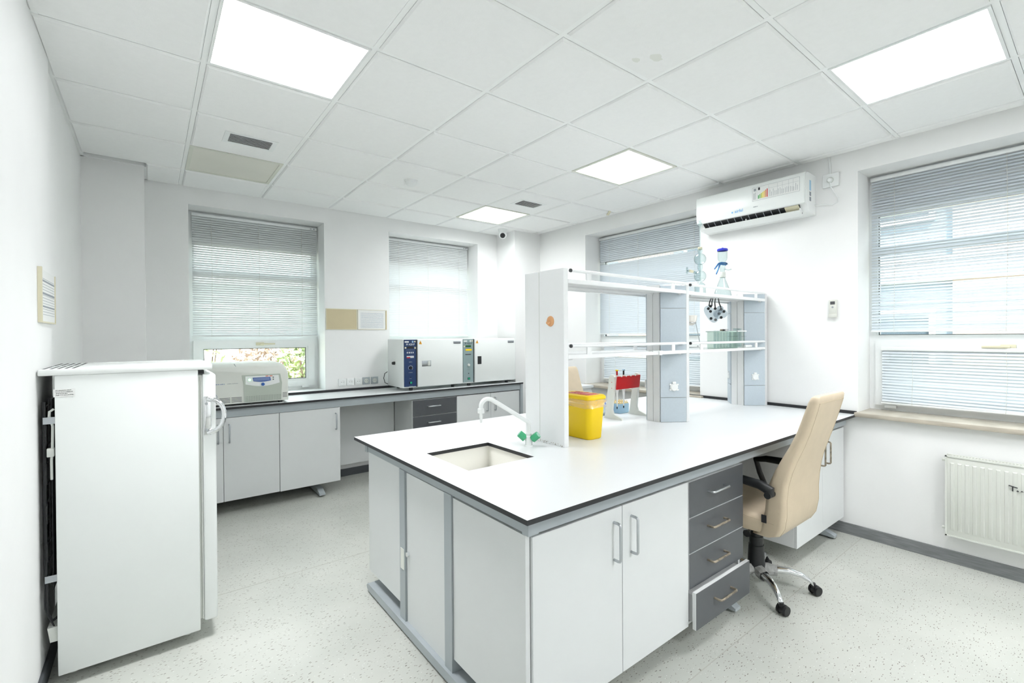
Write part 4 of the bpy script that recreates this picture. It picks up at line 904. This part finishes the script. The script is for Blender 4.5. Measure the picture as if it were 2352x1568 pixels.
# --- glassware on the shelves ----------------------------------------------
def lg(profile, c, n=28): return MB().lathe(profile, c, n)
def bulb(r, n=9, a0=.25, a1=2.9): return [(r * math.sin(a0 + (a1 - a0) * i / n), -r * math.cos(a0 + (a1 - a0) * i / n)) for i in range(n + 1)]
ZT = 1.7225
gx, gy = 3.02, 1.80
t = thing('distillation_column', 'tall clear glass column of stacked bulbs on the upper shelf', 'glassware', (gx, gy, ZT))
pz = [(.0, .002), (.035, .0), (.038, .012)] + [(r, z + .048) for r, z in bulb(.038, a0=1.3)] + [(.012, .088)] + [(r, z + .128) for r, z in bulb(.041)] + [(.014, .172), (.018, .185), (.018, .205), (.013, .21)] + [(r, z + .248) for r, z in bulb(.041)] + [(.014, .292), (.016, .30), (.016, .322)]
lg(pz, (gx, gy, ZT)).obj('body', 'labglass', t, ang=180)
lg([(.004, .10), (.004, .46), (.007, .47)] + [(r, z + .49) for r, z in bulb(.016)] + [(.006, .508), (.012, .52)], (gx, gy, ZT), 14).obj('inner_tube', 'labglass', t, ang=180)
MB().cyl((gx, gy, ZT + .315), (gx, gy, ZT + .332), .016, .014).obj('stopper', 'cream', t)
MB().tube([(gx - .035, gy + .01, ZT + .15), (gx - .07, gy + .02, ZT + .158), (gx - .105, gy + .03, ZT + .162)], [.008, .008, .007], 10).obj('side_arm', 'labglass', t, ang=180)
MB().tube([(gx - .062, gy + .018, ZT + .157), (gx - .09, gy + .026, ZT + .161)], .0095, 10).obj('side_stopper', 'cream', t); MB().tube([(gx - .112, gy + .032, ZT + .14), (gx - .112, gy + .032, ZT + .185)], .006, 8).obj('side_cross', 'labglass', t)
gx, gy = 3.325, 1.80
t = thing('filtration_flask', 'clear vacuum filtration flask with blue cap and blue clamp on the shelf', 'glassware', (gx, gy, ZT))
lg([(.0, .002), (.055, .0), (.061, .008), (.057, .03), (.022, .125), (.0175, .14), (.0175, .155)], (gx, gy, ZT)).obj('flask', 'labglass', t, ang=180)
lg([(.0205, .14), (.0215, .145), (.0215, .178), (.0185, .182)], (gx, gy, ZT)).obj('ground_joint', 'wgasket', t, ang=180)
lg([(.016, .15), (.016, .19), (.0185, .2), (.0185, .222), (.024, .228), (.024, .236)], (gx, gy, ZT)).obj('support_base', 'labglass', t, ang=180)
lg([(.024, .238), (.024, .247), (.018, .25), (.031, .272), (.0335, .285), (.0335, .345)], (gx, gy, ZT)).obj('funnel', 'labglass', t, ang=180)
lg([(.0, .362), (.006, .362), (.008, .358), (.034, .354), (.038, .349), (.038, .338), (.034, .337)], (gx, gy, ZT)).obj('cap', 'bluecap', t)
MB().tube([(gx + .016, gy - .006, ZT + .205), (gx + .045, gy - .02, ZT + .198), (gx + .07, gy - .03, ZT + .205)], .0045, 8).obj('side_hose_nozzle', 'labglass', t, ang=180)
cl = Vector((-.80, .15, 0)).normalized()
for (z, pts) in ((.246, ((.0, 0), (.05, -.002), (.078, -.01), (.118, -.05), (.122, -.054))), (.232, ((.0, 0), (.055, .002), (.066, -.004), (.100, -.068), (.103, -.076)))):
    MB().tube([(gx + cl.x * a, gy + cl.y * a - .026, ZT + z + c_) for a, c_ in pts], [.0055, .007, .0065, .005, .0035], 8).obj('clamp_jaw', 'clamp', t)
MB().cyl((gx + cl.x * .0, gy - .03, ZT + .239), (gx - cl.x * .02, gy - .03, ZT + .239), .009).obj('clamp_screw', 'chrome', t)
ZL = 1.334
# bowl on a tripod
bx, by = 2.985, 1.86
t = thing('tripod_stand', 'thin wire tripod stand holding a white bowl on the lower shelf', 'tripod', (bx, by, ZL))
MB().tube([(bx + .042 * math.cos(a), by + .042 * math.sin(a), ZL + .19) for a in [2 * math.pi * k / 24 for k in range(25)]], .0025, 6).obj('ring', 'steel', t)
for k in range(3):
    a = -.7 + 2 * math.pi * k / 3; MB().tube([(bx + .042 * math.cos(a), by + .042 * math.sin(a), ZL + .19), (bx + .075 * math.cos(a), by + .075 * math.sin(a), ZL + .02)], .0025, 6).obj('leg', 'steel', t)
    MB().tube([(bx + .074 * math.cos(a), by + .074 * math.sin(a), ZL + .03), (bx + .08 * math.cos(a), by + .08 * math.sin(a), ZL)], .0042, 8).obj('foot_sleeve', 'blue', t)
tag(lg([(.0, .0), (.02, .0), (.036, .012), (.046, .035), (.05, .07), (.047, .07), (.042, .035), (.03, .014), (.0, .006)], (bx, by, ZL + .172)).obj('porcelain_bowl', 'porc', ang=80), 'white porcelain bowl resting in the wire tripod', 'bowl')
# hanging clear plastic carrier with black discs
hx, hy, hz = 3.235, 1.80, 1.61
t = thing('plastic_carrier', 'clear plastic plates with black knobs hanging under the upper shelf', 'equipment', (hx, hy, 1.70))
def plate(pts, X, name='plate', th=.004):
    return MB(X).prism(pts, -th / 2, th / 2).obj(name, 'clearplas', t, ang=30)
def blob(rx, ry, n=20, p=.8): return [(rx * math.copysign(abs(math.cos(a)) ** p, math.cos(a)), ry * math.copysign(abs(math.sin(a)) ** p, math.sin(a))) for a in [2 * math.pi * k / n for k in range(n)]]
view = Vector((-.86, -.50, 0))
def face(px, dz, rot, tilt=0): 
    r = Vector((.50, -.86, 0)); return Matrix.Translation((hx + r.x * px, hy + r.y * px * .55, hz + dz)) @ Matrix(((.50, 0, -.86, 0), (-.86, 0, -.50, 0), (0, 1, 0, 0), (0, 0, 0, 1))) @ Matrix.Rotation(rot, 4, 'Z') @ Matrix.Rotation(tilt, 4, 'Y')
plate(blob(.035, .068), face(-.055, -.02, .55), 'plate'); plate(blob(.052, .034), face(.045, -.02, .25, .5), 'plate'); plate(blob(.03, .045), face(.02, .0, -.6, -.6), 'plate')
for (px, dz) in ((-.082, .02), (-.06, .0), (-.055, -.052), (-.058, .038), (-.012, .02), (.05, .014), (.078, -.002), (.03, -.018), (.05, -.045), (-.008, -.062)):
    c_ = face(px, dz, 0) @ Vector((0, 0, .0)); d_ = Vector((-.86, -.50, 0)); MB().cyl(c_ - d_ * .004, c_ + d_ * .010, .0105, .010, 14).obj('knob', 'black', t)
for (px, dz, qx) in ((-.075, .04, -.05), (-.045, .04, -.035), (-.012, .03, -.008), (.05, .022, .018)):
    p = face(px, dz, 0) @ Vector((0, 0, .004)); q_ = Vector((p.x + .5 * (qx - px), p.y - .4 * (qx - px), 1.705)); MB().tube([p, p.lerp(q_, .5) + Vector((0, .004, 0)), q_], [.0045, .004, .003], 8).obj('strap', 'black', t)
# test tube rack
x0, x1, y0, y1 = 3.22, 3.50, 1.775, 1.865
t = thing('test_tube_rack', 'greenish glass trough with test tubes on the lower right shelf', 'rack', ((x0 + x1) / 2, 1.82, ZL))
b = MB(); b.box(x0, x1, y0, y0 + .004, ZL, ZL + .125); b.box(x0, x1, y1 - .004, y1, ZL, ZL + .125); b.box(x0, x0 + .004, y0 + .004, y1 - .004, ZL, ZL + .125); b.box(x1 - .004, x1, y0 + .004, y1 - .004, ZL, ZL + .125); b.box(x0 + .004, x1 - .004, y0 + .004, y1 - .004, ZL, ZL + .005)
b.obj('trough', 'greenglass', t)
M['gedge'] = mat('green_glass_edge', 'b4cdc4', .3)
MB().box(x0 - .008, x1 - .03, y0 - .006, y1 + .006, ZL + .125, ZL + .131).obj('glass_lid', 'gedge', t)
for k in range(6): MB().lathe([(.0, .004), (.006, .006), (.008, .012), (.008, .128), (.009, .13)], (x0 + .03 + k * .044, 1.82, ZL + .004), n=12).obj('test_tube', 'labglass', t, ang=180)
x0 = 3.51
t = thing('test_tube_rack', 'white rack of test tubes at the end of the lower shelf', 'rack', (x0 + .06, 1.82, ZL))
MB().box(x0, x0 + .14, 1.78, 1.86, ZL + .128, ZL + .136).obj('top_plate', 'white', t); MB().box(x0, x0 + .14, 1.78, 1.86, ZL, ZL + .006).obj('base_plate', 'white', t); MB().box(x0, x0 + .14, 1.78, 1.86, ZL + .09, ZL + .093).obj('middle_plate', 'clearplas', t)
for xx in (x0 + .003, x0 + .131): MB().box(xx, xx + .006, 1.79, 1.85, ZL + .006, ZL + .128).obj('side', 'greenglass', t)
for k in range(4): MB().lathe([(.0, .004), (.006, .006), (.0085, .012), (.0085, .148), (.0095, .15)], (x0 + .024 + k * .031, 1.82, ZL + .004), n=12).obj('test_tube', 'labglass', t, ang=180)
t = thing('clip_tool', 'black metal clip with an orange tip lying on the glass trough', 'tool', (3.36, 1.815, ZL + .131))
MB().box(3.345, 3.375, 1.805, 1.825, ZL + .131, ZL + .146, b=.002).obj('block', 'black', t); MB().box(3.372, 3.425, 1.808, 1.82, ZL + .1315, ZL + .1345).obj('lower_arm', 'black', t); MB().box(3.372, 3.425, 1.808, 1.82, ZL + .143, ZL + .146).obj('upper_arm', 'black', t); MB().cyl((3.345, 1.815, ZL + .139), (3.325, 1.815, ZL + .139), .006, .0075).obj('tip', 'rust', t)
tag(MB().lathe([(.0, .0), (.009, .0), (.011, .004), (.011, .10), (.0, .10)], n=16).obj('tmp', 'white') and MB(frame_mat((3.61, 1.752, 1.349), (1, 0, 0), (0, 0, 1)) @ Matrix.Rotation(math.pi / 2, 4, 'Y')).lathe([(.0, -.05), (.009, -.05), (.0105, -.046), (.0105, .05), (.0, .05)], n=16).obj('plastic_cylinder', 'white'), 'white plastic cylinder lying at the front of the lower shelf', 'cylinder')
bpy.data.objects.remove(bpy.data.objects['tmp'])
# --- office chairs ----------------------------------------------------------
def office_chair(lab, loc, rz):
    t = thing('office_chair', lab, 'chair', loc, rz, group='beige office chairs at the island')
    P = dict(parent=t, local=True)
    # backrest: z, y of rear face, half width, thickness
    lv = [(.384, -.120, .205, .05), (.387, -.170, .214, .08), (.405, -.212, .222, .10), (.45, -.238, .229, .11), (.52, -.250, .232, .105), (.60, -.250, .232, .098), (.67, -.256, .229, .09), (.74, -.270, .217, .08), (.80, -.288, .203, .072), (.87, -.314, .192, .064), (.95, -.342, .186, .058), (1.04, -.368, .184, .054), (1.10, -.384, .183, .05), (1.125, -.388, .178, .042), (1.135, -.385, .166, .028)]
    rings = []
    for z, yr, hw, th in lv:
        r = min(th, .06) * .42; rings.append([(x, y, zz) for x, y, zz in rrect(-hw, hw, yr, yr + th, r, z, 4)])
    # bow the back: move centre of front face, rake rings with the lean
    bk = MB().loft(rings).obj('backrest', 'leather', ang=60, **P)
    for s in (-1, 1):
        MB().tube([(s * (hw - min(th, .06) * .42 - .003), yr - .0004, z) for z, yr, hw, th in lv[2:-2]], .0014, 6).obj('piping', 'seam', bk, local=True)
    tp_ = lv[-3]; MB().tube([(-tp_[2] + .02, tp_[1] - .0006, tp_[0]), (tp_[2] - .02, tp_[1] - .0006, tp_[0])], .0014, 6).obj('piping', 'seam', bk, local=True)
    # seat cushion
    sv = [(.26, .435, .09, .195), (.245, .452, .10, .22), (.15, .455, .105, .235), (.0, .448, .105, .24), (-.12, .445, .10, .225), (-.2, .445, .085, .20)]
    rings = []
    for y, zc, h, hw in sv:
        base = rrect(-hw, hw, zc - h / 2, zc + h / 2, .035, 0, 4); rings.append([(a, y, b_) for a, b_, _ in base])
    st = MB().loft(rings).obj('seat', 'leather', ang=60, **P)
    MB().tube([(-.238, y, zc + h * .32) for y, zc, h, hw in sv[1:]], .0014, 6).obj('piping', 'seam', st, local=True)
    MB().box(-.243, -.240, -.165, -.14, .47, .51).obj('label_tag', 'ink', st, local=True)
    for s in (-1, 1):
        pad = [(s * .262, -.190, .628), (s * .262, -.195, .648), (s * .262, -.14, .668), (s * .262, -.05, .675), (s * .260, .06, .672), (s * .256, .13, .655)]
        a = MB().tube(pad, [.022, .026, .024, .022, .02, .014], 12).obj('armrest', 'black', **P)
        MB().tube([(s * .256, .12, .655), (s * .262, .10, .58), (s * .258, .04, .45), (s * .22, .03, .395)], [.014, .016, .016, .012], 10).obj('arm_post', 'black', **P)
        MB().cyl((s * .225, -.190, .628), (s * .288, -.190, .628), .017, n=14).obj('arm_bolt', 'black', **P)
    MB().box(-.10, .10, -.13, .13, .365, .40, b=.01).obj('mechanism', 'black', **P)
    MB().tube([(-.08, -.02, .375), (-.17, -.04, .372), (-.205, -.045, .37)], [.007, .007, .02], 8).obj('height_lever', 'black', **P)
    MB().lathe([(.032, .375), (.032, .29), (.036, .29), (.036, .24), (.040, .24), (.046, .14), (.052, .115), (.0, .115)], n=20).obj('gas_column', 'black', **P)
    MB().lathe([(.0, .12), (.05, .115), (.055, .095), (.045, .07), (.0, .07)], n=18).obj('hub', 'chrome', **P)
    for k in range(5):
        a = math.radians(-131 + 72 * k) - rz; d = Vector((math.cos(a), math.sin(a), 0)); n_ = Vector((-math.sin(a), math.cos(a), 0))
        rings = []
        for r, z, w_, h_ in ((.03, .098, .026, .024), (.10, .110, .023, .02), (.17, .112, .02, .017), (.225, .10, .017, .015), (.265, .078, .0145, .013), (.283, .058, .013, .012)):
            c = d * r + Vector((0, 0, z)); rings.append([c + n_ * w_ * math.cos(q) + Vector((0, 0, 1)) * h_ * math.sin(q) for q in [2 * math.pi * i / 12 for i in range(12)]])
        lg_ = MB().loft(rings).obj('base_leg', 'chrome', ang=60, **P)
        if k in (0, 1, 4): 
            rg = []
            for r, w_ in ((.035, .034), (.06, .031), (.085, .030), (.105, .027)):
                c = d * r + Vector((0, 0, .106)); rg.append([c + (n_ * math.cos(q) + Vector((0, 0, 1)) * math.sin(q)) * (w_ + random.uniform(-.004, .004)) for q in [2 * math.pi * i / 10 for i in range(10)]])
            MB().loft(rg, caps=False).obj('wrap', 'wrap', lg_, local=True, ang=10)
        c = d * .285; ca = a + (.5, -.9, 1.2, .3, 2.)[k]; e = Vector((math.cos(ca), math.sin(ca), 0)); g = Vector((-e.y, e.x, 0)); c = c + g * .012
        cs = MB().cyl(c + Vector((0, 0, .03)) - e * .011, c + Vector((0, 0, .03)) + e * .011, .024, n=16)
        cs.cyl(d * .283 + Vector((0, 0, .045)), d * .283 + Vector((0, 0, .066)), .012, n=10); cs.obj('caster_housing', 'black', **P)
        for s in (-1, 1):
            q0 = c + Vector((0, 0, .0265)) + e * .013 * s; MB().cyl(q0, q0 + e * .012 * s, .0265, .024, 20).obj('caster_wheel', 'black', **P)
    return t
office_chair('beige leatherette office chair in front of the dark drawers, seen from behind', (2.70, 1.265, 0), 0)
office_chair('second beige office chair on the far side of the island behind the yellow bin', (3.105, 2.93, 0), math.pi)
t = thing('side_cabinet', 'low white cabinet by the far right wall beyond the second chair', 'cabinet', (3.45, 3.7, 0))
MB().box(3.15, 3.71, 3.50, 3.90, .06, .88).obj('body', 'lamside', t); MB().box(3.13, 3.73, 3.48, 3.92, .88, .905).obj('top', 'top', t); MB().box(3.155, 3.45, 3.482, 3.50, .08, .85).obj('door', 'lam', t); MB().box(3.452, 3.705, 3.482, 3.50, .08, .85).obj('door', 'lam', t)
for x in (3.18, 3.68):
    for y in (3.53, 3.87): MB().cyl((x, y, 0), (x, y, .06), .02).obj('foot', 'blackm', t)
# ceiling stains
for (x, y, a) in ((1.86, 1.33, .045), (1.80, 1.40, .03)):
    rnd = random.Random(int(x * 100)); MB().loft([[(x + a * rnd.uniform(.6, 1) * math.cos(q), y + a * .7 * rnd.uniform(.6, 1) * math.sin(q), z) for q in [2 * math.pi * i / 14 for i in range(14)]] for z in (ZC - .0104,)] * 1 + [[(x, y, ZC - .0104)] * 14], caps=False).obj('stain', 'pale', ce)
tag(MB(T(3.80, 3.31, ZC - .006, rz=.9, ry=.06)).box(-.09, .09, -.014, .014, -.006, .004, b=.002).obj('loose_trim_strip', 'cream'), 'loose cream trim strip hanging off the ceiling edge above the right wall', 'trim strip')
